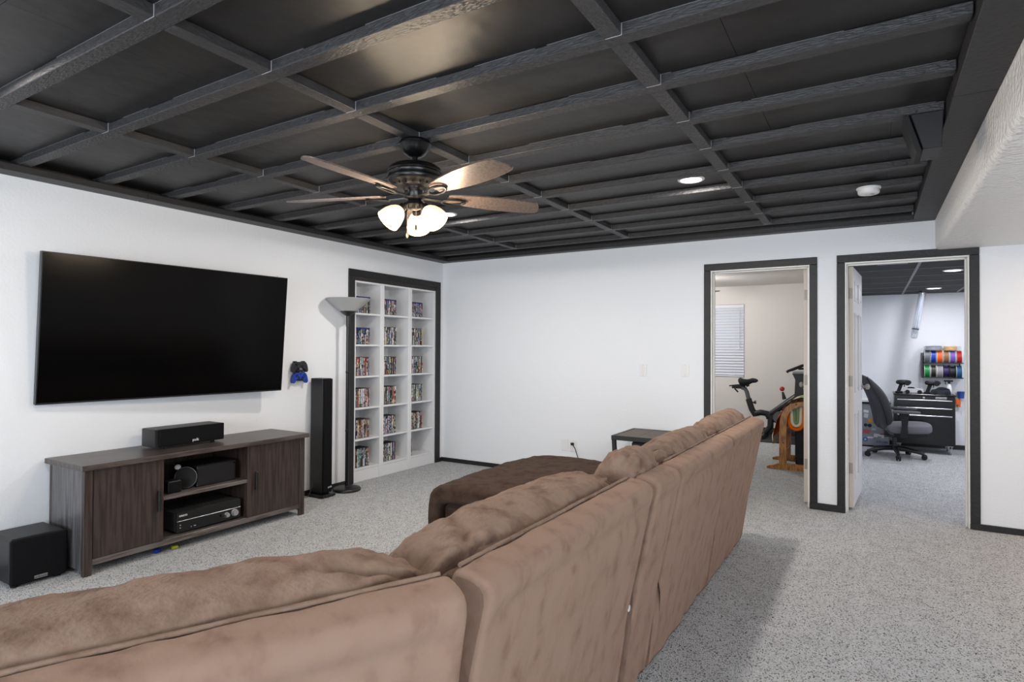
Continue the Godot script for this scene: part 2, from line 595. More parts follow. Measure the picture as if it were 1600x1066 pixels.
func area(called: String, at: Vector3, to: Vector3, size: Vector2, c: Color, e: float) -> void:
	var l := AreaLight3D.new()
	l.name = called
	l.light_color = c
	l.light_energy = e
	l.area_size = size
	l.area_range = 30.0
	l.shadow_enabled = true
	add_child(l)
	var up := Vector3.UP if absf((to - at).normalized().y) < 0.95 else Vector3.FORWARD
	l.look_at_from_position(at, to, up)

func omni(called: String, at: Vector3, c: Color, e: float, size: float) -> void:
	var l := OmniLight3D.new()
	l.name = called
	l.light_color = c
	l.light_energy = e
	l.light_size = size
	l.omni_range = 20.0
	l.omni_attenuation = 2.0
	l.shadow_enabled = true
	add_child(l)
	l.position = at

# ---------------------------------------------------------------- room shell
func build_room() -> void:
	var m := Mb.new()
	m.span(Vector3(-0.5, -0.12, -5.2), Vector3(7.5, 0, 8.7))
	struct("floor", m, M.carpet)
	m = Mb.new()     # left wall with the recess of the built-in shelves
	m.span(Vector3(-0.12, 0, 1.425), Vector3(0, 2.6, 8.6))
	m.span(Vector3(-0.12, 0, -0.12), Vector3(0, 2.6, 0.142))
	m.span(Vector3(-0.12, 2.062, 0.142), Vector3(0, 2.6, 1.425))
	m.span(Vector3(-0.46, 0, 0.02), Vector3(-0.40, 2.2, 1.55))
	m.span(Vector3(-0.40, 2.062, 0.02), Vector3(-0.12, 2.2, 1.55))
	m.span(Vector3(-0.40, 0, 0.02), Vector3(-0.12, 2.062, 0.136))
	m.span(Vector3(-0.40, 0, 1.431), Vector3(-0.12, 2.062, 1.55))
	struct("wall_left", m, M.wall_paint)
	m = Mb.new()     # far wall with two door openings
	m.span(Vector3(0, 0, -0.12), Vector3(3.10, 2.6, 0))
	m.span(Vector3(3.936, 0, -0.12), Vector3(4.179, 2.6, 0))
	m.span(Vector3(5.019, 0, -0.12), Vector3(7.3, 2.6, 0))
	m.span(Vector3(3.10, 2.076, -0.12), Vector3(3.936, 2.6, 0))
	m.span(Vector3(4.179, 2.076, -0.12), Vector3(5.019, 2.6, 0))
	struct("wall_far", m, M.wall_paint)
	m = Mb.new()
	m.span(Vector3(7.2, 0, 0), Vector3(7.32, 2.6, 8.6))
	struct("wall_right", m, M.wall_paint)
	m = Mb.new()
	m.span(Vector3(-0.12, 0, 8.5), Vector3(7.32, 2.6, 8.62))
	struct("wall_back", m, M.wall_paint)
	# window frames and glowing panes added, unseen, to house the fill lights
	for q in [["added_window_2", Vector3(2.6, 1.30, 8.5), Vector2(3.6, 1.5), Basis(Vector3(-1, 0, 0), Vector3.UP, Vector3(0, 0, -1))], ["added_window_3", Vector3(7.2, 1.25, 6.4), Vector2(2.6, 1.4), Basis(Vector3(0, 0, 1), Vector3.UP, Vector3(-1, 0, 0))]]:
		var wd := struct_root(q[0], q[1])
		var s: Vector2 = q[2]
		var pane := Mb.new()
		pane.xf = Transform3D(q[3], q[1])
		pane.span(Vector3(-s.x / 2, -s.y / 2, 0.0), Vector3(s.x / 2, s.y / 2, 0.006))
		part("pane", pane, M.fill_pane_glow, wd)
		var fr := Mb.new()
		fr.xf = Transform3D(q[3], q[1])
		for e in [-1.0, 1.0]:
			fr.box(Vector3(e * (s.x / 2 + 0.03), 0, 0.012), Vector3(0.06, s.y + 0.12, 0.024), 0.004)
			fr.box(Vector3(0, e * (s.y / 2 + 0.03), 0.012), Vector3(s.x, 0.06, 0.024), 0.004)
		part("frame", fr, M.jamb_white, wd)
	m = Mb.new()     # dropped soffit on the right, with a rounded corner bead
	m.prism([Vector2(7.2, 2.12), Vector2(4.83, 2.12), Vector2(4.8148, 2.1245), Vector2(4.8045, 2.135), Vector2(4.80, 2.15), Vector2(4.80, 2.6), Vector2(7.2, 2.6)], 8.5, Transform3D(Basis(), Vector3(0, 0, 4.25)))
	struct("ceiling_soffit", m, M.soffit_paint)
	# baseboards
	for s in [["baseboard_left", Vector3(0, 0, 1.51), Vector3(0.012, 0.047, 8.5)], ["baseboard_left", Vector3(0, 0, 0.012), Vector3(0.012, 0.047, 0.055)], ["baseboard_far", Vector3(0, 0, 0), Vector3(3.045, 0.047, 0.012)], ["baseboard_far", Vector3(3.925, 0, 0.0), Vector3(4.19, 0.055, 0.024)], ["baseboard_far", Vector3(5.008, 0, 0), Vector3(7.2, 0.047, 0.016)]]:
		m = Mb.new()
		m.span(s[1], s[2], 0.003)
		struct(s[0], m, M.casing_black)

func build_ceiling() -> void:
	var m := Mb.new()
	m.span(Vector3(-0.12, 2.448, -0.12), Vector3(4.82, 2.6, 8.6))
	var top := struct("ceiling", m, M.black_panel)
	# plywood sheets with hairline joints
	var zs := [0.0, 1.2, 2.42, 3.64, 4.86, 6.08, 7.3, 8.5]
	for i in zs.size() - 1:
		var xs := [0.0, 1.51, 3.95, 4.80] if i % 2 == 0 else [0.0, 2.02, 4.46, 4.80]
		for k in xs.size() - 1:
			m = Mb.new()
			m.span(Vector3(xs[k] + 0.0008, 2.434 + rng.randf_range(0, 0.0012), zs[i] + 0.0008), Vector3(xs[k + 1] - 0.0008, 2.4485, zs[i + 1] - 0.0008))
			part("ceiling_panel", m, M.black_panel, top)
	# long beams parallel to the far wall and short cross beams between them
	var fronts: Array = []
	for k in range(-8, 11): fronts.append(FRONT_ROW_Z - BEAM_STEP * k)
	for k in fronts.size():
		var z: float = fronts[k]
		m = Mb.new()
		m.span(Vector3(0.0125, 2.394, z - 0.063), Vector3(4.65, 2.4335, z), 0.0025)
		var long_beam := part("beam", m, M.beam_long, top)
		if z > 2.4 and z < 5.2:      # broken filler line where the front face meets the plywood
			m = Mb.new()
			var fx := 0.2
			while fx < 4.5:
				var len := rng.randf_range(0.15, 0.9)
				m.span(Vector3(fx, 2.4322, z - 0.0005), Vector3(minf(fx + len, 4.62), 2.4338, z + 0.0012))
				fx += len + rng.randf_range(0.03, 0.5)
			part("filler_bead", m, M.filler_dark, long_beam)
		if k + 1 < fronts.size():
			for x in [1.182, 2.421, 3.661]:
				m = Mb.new()
				var z0: float = fronts[k + 1]
				var drop := rng.randf_range(0.0, 0.0016)
				m.span(Vector3(x - 0.063, 2.394 + drop, z0 + 0.0015), Vector3(x, 2.4335, z - 0.0645), 0.002)
				var b := part("cross_beam", m, M.beam_cross, top)
				m = Mb.new()      # the thin bead of filler where it butts the long beam
				m.span(Vector3(x - 0.0012, 2.394, z0), Vector3(x + 0.0012, 2.4335, z0 + 0.0025))
				m.span(Vector3(x - 0.058, 2.3926, z0 - 0.0005), Vector3(x, 2.3942, z0 + 0.0015))
				part("filler_bead", m, M.caulk, b)
	for s in [[Vector3(0, 2.3945, 0.0), Vector3(0.012, 2.4335, 8.5)], [Vector3(0.0125, 2.3945, 0.0), Vector3(4.65, 2.4335, 0.012)]]:
		m = Mb.new()
		m.span(s[0], s[1])
		part("edge_strip", m, M.black_panel, top)
	# perimeter boards
	var n := 0
	for s in [[Vector3(0, 2.352, 0.0), Vector3(0.142, 2.394, 3.45)], [Vector3(0, 2.352, 3.453), Vector3(0.142, 2.394, 8.5)], [Vector3(0.1425, 2.352, 0.0), Vector3(4.80, 2.394, 0.104)], [Vector3(4.655, 2.352, 0.1045), Vector3(4.80, 2.4335, 2.70)], [Vector3(4.655, 2.352, 2.703), Vector3(4.80, 2.4335, 8.5)]]:
		m = Mb.new()
		m.span(s[0], s[1], 0.003)
		n += 1
		struct("trim_%d" % n, m, M.black_trim)

# ---------------------------------------------------------------- doors and casings
func build_doors() -> void:
	var n := 5
	for d in [[3.05, 3.114, 3.922, 3.985], [4.13, 4.193, 5.005, 5.07]]:
		n += 1
		var t := struct_root("trim_%d" % n, Vector3(d[0], 0, 0))
		var m := Mb.new()
		m.span(Vector3(d[0], 0.0475, 0), Vector3(d[1] - 0.004, 2.064, 0.014), 0.003)
		part("casing_board", m, M.casing_black, t)
		m = Mb.new()
		m.span(Vector3(d[2] + 0.004, 0.0475, 0), Vector3(d[3], 2.064, 0.014), 0.003)
		part("casing_board", m, M.casing_black, t)
		m = Mb.new()
		m.span(Vector3(d[0], 2.065, 0), Vector3(d[3], 2.128, 0.014), 0.003)
		part("casing_board", m, M.casing_black, t)
	for k in 2:
		var x0: float = [3.114, 4.193][k]
		var x1: float = [3.922, 5.005][k]
		var t := struct_root("door_%d" % (k + 1), Vector3(x0, 0, 0))
		var m := Mb.new()
		m.span(Vector3(x0 - 0.013, 0, -0.125), Vector3(x0 + 0.006, 2.06, 0.006), 0.002)
		m.span(Vector3(x1 - 0.006, 0, -0.125), Vector3(x1 + 0.013, 2.06, 0.006), 0.002)
		m.span(Vector3(x0 - 0.013, 2.054, -0.125), Vector3(x1 + 0.013, 2.075, 0.006), 0.002)
		part("jamb", m, M.jamb_white, t)
		m = Mb.new()
		m.span(Vector3(x0 + 0.006, 0, -0.085), Vector3(x0 + 0.017, 2.054, -0.05), 0.002)
		m.span(Vector3(x1 - 0.017, 0, -0.085), Vector3(x1 - 0.006, 2.054, -0.05), 0.002)
		m.span(Vector3(x0 + 0.006, 2.043, -0.085), Vector3(x1 - 0.006, 2.054, -0.05), 0.002)
		part("stop_strip", m, M.jamb_white, t)
		# the leaf, swung into the far room
		var hinge := Vector3(3.887, 0, -0.125) if k == 0 else Vector3(4.2285, 0, -0.125)
		var side := -1.0 if k == 0 else 1.0
		var turn := Basis(Vector3.UP, deg_to_rad(93.0) if k == 0 else deg_to_rad(-93.6))
		# local frame: x along the leaf away from the hinge, z through its thickness
		if k == 0: turn = Basis(Vector3(-0.052, 0, -0.9986), Vector3.UP, Vector3(0.9986, 0, -0.052))
		else: turn = Basis(Vector3(0.068, 0, -0.9977), Vector3.UP, Vector3(0.9977, 0, 0.068))
		m = Mb.new()
		m.xf = Transform3D(turn, hinge)
		m.span(Vector3(0, 0.02, -0.016), Vector3(0.79, 2.045, 0.016), 0.002)
		var leaf := part("leaf", m, M.door_white, t)
		m = Mb.new()
		m.xf = Transform3D(turn, hinge)
		m.span(Vector3(-0.0015, 0.0205, -0.0175), Vector3(0.003, 2.0445, 0.0175), 0.001)
		part("leaf_edge", m, M.door_edge, leaf)
		for fs in [-1.0, 1.0]:
			for col in [[0.11, 0.36], [0.43, 0.68]]:
				for row in [[0.24, 0.80], [0.98, 1.66], [1.76, 1.93]]:
					m = Mb.new()
					m.xf = Transform3D(turn, hinge)
					# a raised field inside a moulded frame
					m.span(Vector3(col[0], row[0], fs * 0.016), Vector3(col[1], row[0] + 0.018, fs * 0.021), 0.002)
					m.span(Vector3(col[0], row[1] - 0.018, fs * 0.016), Vector3(col[1], row[1], fs * 0.021), 0.002)
					m.span(Vector3(col[0], row[0], fs * 0.016), Vector3(col[0] + 0.018, row[1], fs * 0.021), 0.002)
					m.span(Vector3(col[1] - 0.018, row[0], fs * 0.016), Vector3(col[1], row[1], fs * 0.021), 0.002)
					m.span(Vector3(col[0] + 0.035, row[0] + 0.035, fs * 0.015), Vector3(col[1] - 0.035, row[1] - 0.035, fs * 0.019), 0.002)
					part("raised_panel", m, M.door_white, leaf)
		for y in [0.35, 1.08, 1.82]:
			m = Mb.new()
			m.xf = Transform3D(turn, hinge)
			m.span(Vector3(-0.004, y - 0.045, -0.012), Vector3(0.0, y + 0.045, 0.012), 0.001)
			m.cyl(Vector3(-0.006, y - 0.046, side * -0.0185), Vector3(-0.006, y + 0.046, side * -0.0185), 0.006, -1, 10)
			part("hinge", m, M.nickel, t)
		m = Mb.new()
		m.xf = Transform3D(turn, hinge)
		for fs in [-1.0, 1.0]:
			m.cyl(Vector3(0.73, 1.0, fs * 0.016), Vector3(0.73, 1.0, fs * 0.024), 0.03, -1, 16)
			m.cyl(Vector3(0.73, 1.0, fs * 0.024), Vector3(0.73, 1.0, fs * 0.05), 0.012, -1, 10)
			m.pillow(Vector3(0.73, 1.0, fs * 0.065), Vector3(0.027, 0.027, 0.02), 1, 1, 8, 14)
		part("door_knob", m, M.nickel, leaf)

# ---------------------------------------------------------------- sectional sofa
func build_sofa() -> void:
	var s := thing("sectional_sofa", "long brown suede sectional sofa seen from behind, turning the corner at its near end", "sofa", Vector3(3.4, 0, 3.0))
	var fn := FastNoiseLite.new()
	fn.seed = 4; fn.frequency = 1.0; fn.fractal_octaves = 3
	# [name, start on the inner seam line (x, z), length, direction, outward normal, seat depth]
	var da := Vector3(-0.43, 0, 0.9028).normalized()
	var k := 0
	for q in [[Vector3(3.668, 0, 1.27), Vector3(3.662, 0, 2.250)], [Vector3(3.660, 0, 2.276), Vector3(3.652, 0, 3.236)], [Vector3(3.650, 0, 3.268), Vector3(3.645, 0, 3.530)], [Vector3(3.636, 0, 3.570), Vector3(3.637, 0, 4.622)], [Vector3(3.640, 0, 4.648), Vector3(3.640, 0, 4.648) + da * 1.05]]:
		var run: Vector3 = (q[1] - q[0]).normalized()
		sofa_section(s, fn, k, q[0], q[0].distance_to(q[1]), run, Vector3(run.z, 0, -run.x))
		k += 1
	var m := Mb.new()      # pale sticker on the seam of the middle section
	m.cyl(Vector3(3.626, 0.415, 3.583), Vector3(3.634, 0.415, 3.583), 0.012, -1, 14)
	part("sticker", m, M.badge_white, s).set_meta("label", "small white round sticker in the seam")
	m = Mb.new()           # the dark frame under the covers
	m.span(Vector3(3.0, 0.03, 1.33), Vector3(3.52, 0.10, 4.55), 0.01)
	m.span(Vector3(3.44, 0.03, 1.33), Vector3(3.50, 0.78, 4.55), 0.01)
	for z in [1.4, 2.3, 3.3, 3.5, 4.5]:
		m.cyl(Vector3(3.4, 0, z), Vector3(3.4, 0.05, z), 0.025, -1, 10)
		m.cyl(Vector3(2.95, 0, z), Vector3(2.95, 0.05, z), 0.025, -1, 10)
	part("frame", m, M.under_cloth, s)

func sofa_section(s: Node3D, fn: FastNoiseLite, k: int, o: Vector3, l: float, d: Vector3, w: Vector3) -> void:
	var small := l < 0.5
	# padded back panel: outline in (outward, height), from the hem on the outside over the top to the inside
	var prof := [Vector2(-0.075, 0.022), Vector2(-0.066, 0.05), Vector2(-0.05, 0.16), Vector2(-0.025, 0.30), Vector2(0.002, 0.43), Vector2(0.028, 0.56), Vector2(0.052, 0.68), Vector2(0.070, 0.765), Vector2(0.080, 0.805), Vector2(0.0855, 0.832), Vector2(0.0835, 0.852), Vector2(0.074, 0.866), Vector2(0.056, 0.874), Vector2(0.030, 0.880), Vector2(0.008, 0.882), Vector2(-0.008, 0.876), Vector2(-0.018, 0.85), Vector2(-0.03, 0.79), Vector2(-0.075, 0.6), Vector2(-0.13, 0.3), Vector2(-0.17, 0.022)]
	var fine: Array = []
	for i in prof.size() - 1:
		var cuts := 4 if prof[i].distance_to(prof[i + 1]) > 0.06 else 2
		for c in cuts: fine.append(prof[i].lerp(prof[i + 1], float(c) / cuts))
	fine.append(prof[-1])
	var crest := 0
	for n in fine.size():
		if fine[n].y > fine[crest].y: crest = n
	var stops: Array = [0.0, 0.002, 0.006, 0.012, 0.02, 0.03, 0.042]
	var steps := 14 if small else 52
	for i in range(1, steps): stops.append(0.042 + (l - 0.084) * i / steps)
	for e in [0.042, 0.03, 0.02, 0.012, 0.006, 0.002, 0.0]: stops.append(l - e)
	var mid := Vector2(-0.02, 0.45)
	var rows: Array = []
	for t in stops:
		var e := minf(t, l - t)
		var r := 0.022
		var inset := 0.0 if e >= r else r - sqrt(maxf(0.0, r * r - (r - e) * (r - e)))
		var row := PackedVector3Array()
		for n in fine.size():
			var q: Vector2 = fine[n]
			var outer_side: bool = n < crest
			var to: Vector2 = (mid - q)
			to.y *= 0.25
			q += to.normalized() * inset * Vector2(1, 0.7)
			if q.y < 0.85:
				# loose cover: long soft folds that deepen towards the hem, a tuck below the top roll
				var low := clampf((0.75 - q.y) / 0.75, 0.0, 1.0)
				var side := 1.0 if outer_side else 0.0
				var f := fn.get_noise_3d(t * 4.2 + k * 9.0, q.y * 0.9 + t * 0.8, 0.0)
				var g := fn.get_noise_3d(t * 11.0 + k * 3.0, q.y * 2.6 - t * 2.0, 5.0)
				q.x += side * (f * (0.004 + 0.013 * low) + g * 0.0016) * clampf(e / 0.06, 0.0, 1.0)
				q.x -= side * 0.014 * exp(-pow((q.y - 0.782) / 0.020, 2.0)) * clampf(e * 12.0, 0, 1)
				q.x += side * 0.012 * low * low * (1.0 - clampf(e * 9.0, 0, 1)) * -0.4
			else:
				q.y += 0.004 * fn.get_noise_2d(t * 9.0 + k * 5.0, q.x * 20.0) * clampf(e / 0.06, 0.0, 1.0)
			q.y += 0.010 * fn.get_noise_2d(t * 6.0 + k * 7.0, 3.0) * (1.0 if q.y < 0.04 else 0.0)
			var tt: float = t
			if k == 1 and q.y < 0.40: tt -= 0.06 * sin(PI * clampf((0.40 - q.y) / 0.42, 0.0, 1.0)) * smoothstep(l - 0.3, l, t)
			row.append(o + d * tt + w * q.x + Vector3.UP * maxf(q.y, 0.008))
		rows.append(row)
	var m := Mb.new()
	m.grid(rows, false, true, false, true)
	part("back_panel", m, M.suede_back, s)
	# piping along the inner top edge
	m = Mb.new()
	var pipe: Array = []
	for i in 25:
		var t := 0.02 + (l - 0.04) * i / 24.0
		pipe.append(o + d * t + w * (-0.006 + 0.003 * fn.get_noise_2d(t * 8, k)) + Vector3.UP * 0.882)
	m.tube(pipe, 0.0055, 6)
	part("piping", m, M.suede, s)
	# plump back cushion: cross-section around (outward, height), gathered at both ends
	rows = []
	var nu := 40 if small else 110
	var nv := 92
	var creases: Array = []     # [reach, angle at the seam, angle inside, depth, which end]
	for i in (5 if small else 9):
		creases.append([rng.randf_range(0.08, 0.15) if small else rng.randf_range(0.10, 0.34), rng.randf_range(-0.3, 2.4), rng.randf_range(-0.3, 2.4), rng.randf_range(0.006, 0.017), float(i % 2)])
	var rise: float = [0.940, 0.938, 0.955, 0.908, 0.910][k]
	var girth: float = [0.115, 0.105, 0.115, 0.150, 0.150][k]
	var centre: float = [-0.115, -0.105, -0.100, -0.155, -0.155][k]
	var crisp: float = [0.85, 0.85, 0.85, 0.70, 0.66][k]
	for i in nu + 1:
		var a := PI * i / nu
		var u := 0.5 - 0.5 * cos(a)
		var full := pow(1.0 - pow(absf(2.0 * u - 1.0), 5.0), 0.36)
		var t := -0.012 + (l + 0.024) * u
		var e := minf(u, 1.0 - u) * l
		var row := PackedVector3Array()
		for j in nv:
			var b := TAU * j / nv
			var ca := cos(b)
			var sa := sin(b)
			var cx := Mb.pw(ca, crisp) * girth
			var cy := Mb.pw(sa, crisp) * (rise - 0.73)
			# lean: the top sits over the panel's inner edge, the front hangs down to the seat
			var p := Vector2(centre + cx + cy * 0.10, 0.73 + cy)
			var swell := 0.05 * sin(PI * clampf(u, 0, 1)) if not small else 0.0
			p = Vector2(centre, 0.74) + (p - Vector2(centre, 0.74)) * (0.10 + 0.90 * full)
			var nrm := Vector2(ca, sa)
			var end := exp(-e / 0.085)
			var g := fn.get_noise_3d(t * 7.0 + k * 11.0, b * 1.4, 1.0) * 0.009
			g += fn.get_noise_3d(t * 20.0 + k * 3.0 + b * 2.0, b * 3.5, 7.0) * 0.002
			# gathers that run away from the end seams
			var fan := sin(b * 13.0 + 4.0 * fn.get_noise_2d(t * 9.0, b * 2.0 + k)) + 0.6 * sin(b * 23.0 + t * 20.0)
			g += fan * 0.0085 * end * clampf(e * 30.0, 0, 1)
			# a few deep creases that start in the end seams
			for cr in creases:
				var along_c := clampf((cr[0] - (t if cr[4] < 0.5 else l - t)) / cr[0], 0.0, 1.0)
				var bc: float = lerpf(cr[2], cr[1], along_c) + 0.12 * fn.get_noise_2d(t * 12.0, cr[1] * 3.0)
				var db := wrapf(b - bc, -PI, PI)
				g -= cr[3] * exp(-pow(db / 0.085, 2.0)) * smoothstep(0.0, 0.35, along_c)
				g += cr[3] * 0.5 * exp(-pow((db - 0.2) / 0.13, 2.0)) * smoothstep(0.0, 0.35, along_c)
			# diagonal drag lines
			g += 0.0045 * sin(t * 34.0 + b * 5.0 + 5.0 * fn.get_noise_2d(t * 4.0 + k * 6.0, b)) * (0.5 + 0.5 * fn.get_noise_2d(t * 3.0 + k, b * 1.1 + 9.0))
			g *= girth / 0.15
			p += nrm * (g + swell * 0.12 * maxf(sa, 0.0))
			p.x = minf(p.x, 0.004 - maxf(0.0, 0.86 - p.y) * 0.2)
			row.append(o + d * t + w * p.x + Vector3.UP * p.y)
		rows.append(row)
	m = Mb.new()
	m.grid(rows, false, true, false)
	part("back_cushion", m, M.suede, s)
	# seat block
	m = Mb.new()
	var depth := 0.62
	var c := o + d * (l * 0.5) + w * (-0.38 - depth * 0.5)
	var turn := Basis(w, Vector3.UP, d)
	if turn.determinant() < 0: turn = Basis(-w, Vector3.UP, d)
	m.pillow(c + Vector3.UP * 0.40, Vector3(depth * 0.5, 0.085, l * 0.495), 0.4, 0.22, 16, 40, turn)
	part("seat_cushion", m, M.suede, s)
	m = Mb.new()
	m.xf = Transform3D(turn, c)
	m.box(Vector3(0, 0.18, 0), Vector3(depth - 0.04, 0.30, l * 0.97), 0.03)
	part("seat_base", m, M.suede, s)

func build_ottoman() -> void:
	var o := thing("ottoman", "large flat shade-darkened brown upholstered ottoman in front of the sectional, with a rolled left edge", "ottoman", Vector3(2.3, 0, 1.97))
	# one padded band runs over the top and down the front
	var outer: Array = []
	var inner: Array = []
	for q in [[1.945, 0.04], [1.925, 0.12], [1.918, 0.25], [1.922, 0.34], [1.935, 0.40], [1.962, 0.44], [2.01, 0.463], [2.10, 0.475], [2.3, 0.485], [2.55, 0.483], [2.72, 0.47], [2.80, 0.445], [2.83, 0.40], [2.83, 0.32]]: outer.append(Vector2(q[0], q[1]))
	for q in [[2.76, 0.32], [2.70, 0.355], [2.3, 0.36], [2.08, 0.355], [2.035, 0.34], [2.018, 0.30], [2.012, 0.2], [2.015, 0.04]]: inner.append(Vector2(q[0], q[1]))
	var ring: Array = outer + inner
	var mid := Vector2(2.2, 0.36)
	var fn := FastNoiseLite.new()
	fn.seed = 14; fn.frequency = 1.0; fn.fractal_octaves = 3
	var rows: Array = []
	var z0 := 1.33
	var l := 1.30
	var stops: Array = [0.0, 0.003, 0.01, 0.02, 0.035, 0.055]
	for i in range(1, 30): stops.append(0.055 + (l - 0.11) * i / 30.0)
	for e in [0.055, 0.035, 0.02, 0.01, 0.003, 0.0]: stops.append(l - e)
	var dense: Array = []
	for i in ring.size():
		var a: Vector2 = ring[i]
		var b: Vector2 = ring[(i + 1) % ring.size()]
		var cuts := 5 if a.distance_to(b) > 0.15 else 2
		for c in cuts: dense.append(a.lerp(b, float(c) / cuts))
	for t in stops:
		var e := minf(t, l - t)
		var r := 0.05
		var inset := 0.0 if e >= r else r - sqrt(maxf(0.0, r * r - (r - e) * (r - e)))
		var row := PackedVector3Array()
		for i in dense.size():
			var q: Vector2 = dense[i]
			var a: Vector2 = dense[(i + dense.size() - 1) % dense.size()]
			var b: Vector2 = dense[(i + 1) % dense.size()]
			var nn := (b - a).normalized()
			nn = Vector2(-nn.y, nn.x)
			q -= nn * (inset * 0.62)
			if q.y > 0.42: q.y += 0.012 * fn.get_noise_2d(q.x * 4.0, t * 4.0) + 0.012 * sin(PI * t / l)
			if q.x < 1.97: q.x += 0.006 * fn.get_noise_2d(q.y * 14.0, t * 6.0)
			row.append(Vector3(q.x, q.y, z0 + t))
		rows.append(row)
	var m := Mb.new()
	m.grid(rows, false, true, true)
	for e in [0, rows.size() - 1]:
		var flat := PackedVector2Array()
		for v in rows[e]: flat.append(Vector2(v.x, v.y))
		var idx := Geometry2D.triangulate_polygon(flat)
		for i in range(0, idx.size(), 3): m.tri(rows[e][idx[i]], rows[e][idx[i + 1]], rows[e][idx[i + 2]], Vector3(0, 0, -1 if e == 0 else 1))
	part("padded_band", m, M.suede_shaded, o)
	m = Mb.new()
	m.box(Vector3(2.41, 0.275, 1.98), Vector3(0.78, 0.15, 1.21), 0.03)
	part("side_panel", m, M.suede_shaded, o)
	m = Mb.new()
	m.box(Vector3(2.41, 0.115, 1.98), Vector3(0.78, 0.16, 1.20), 0.025)
	part("side_panel", m, M.suede_shaded, o)
	for p in [[2.08, 1.44], [2.08, 2.52], [2.74, 1.44], [2.74, 2.52]]:
		m = Mb.new()
		m.cyl(Vector3(p[0], 0, p[1]), Vector3(p[0], 0.045, p[1]), 0.025, 0.03, 12)
		part("foot", m, M.under_cloth, o)

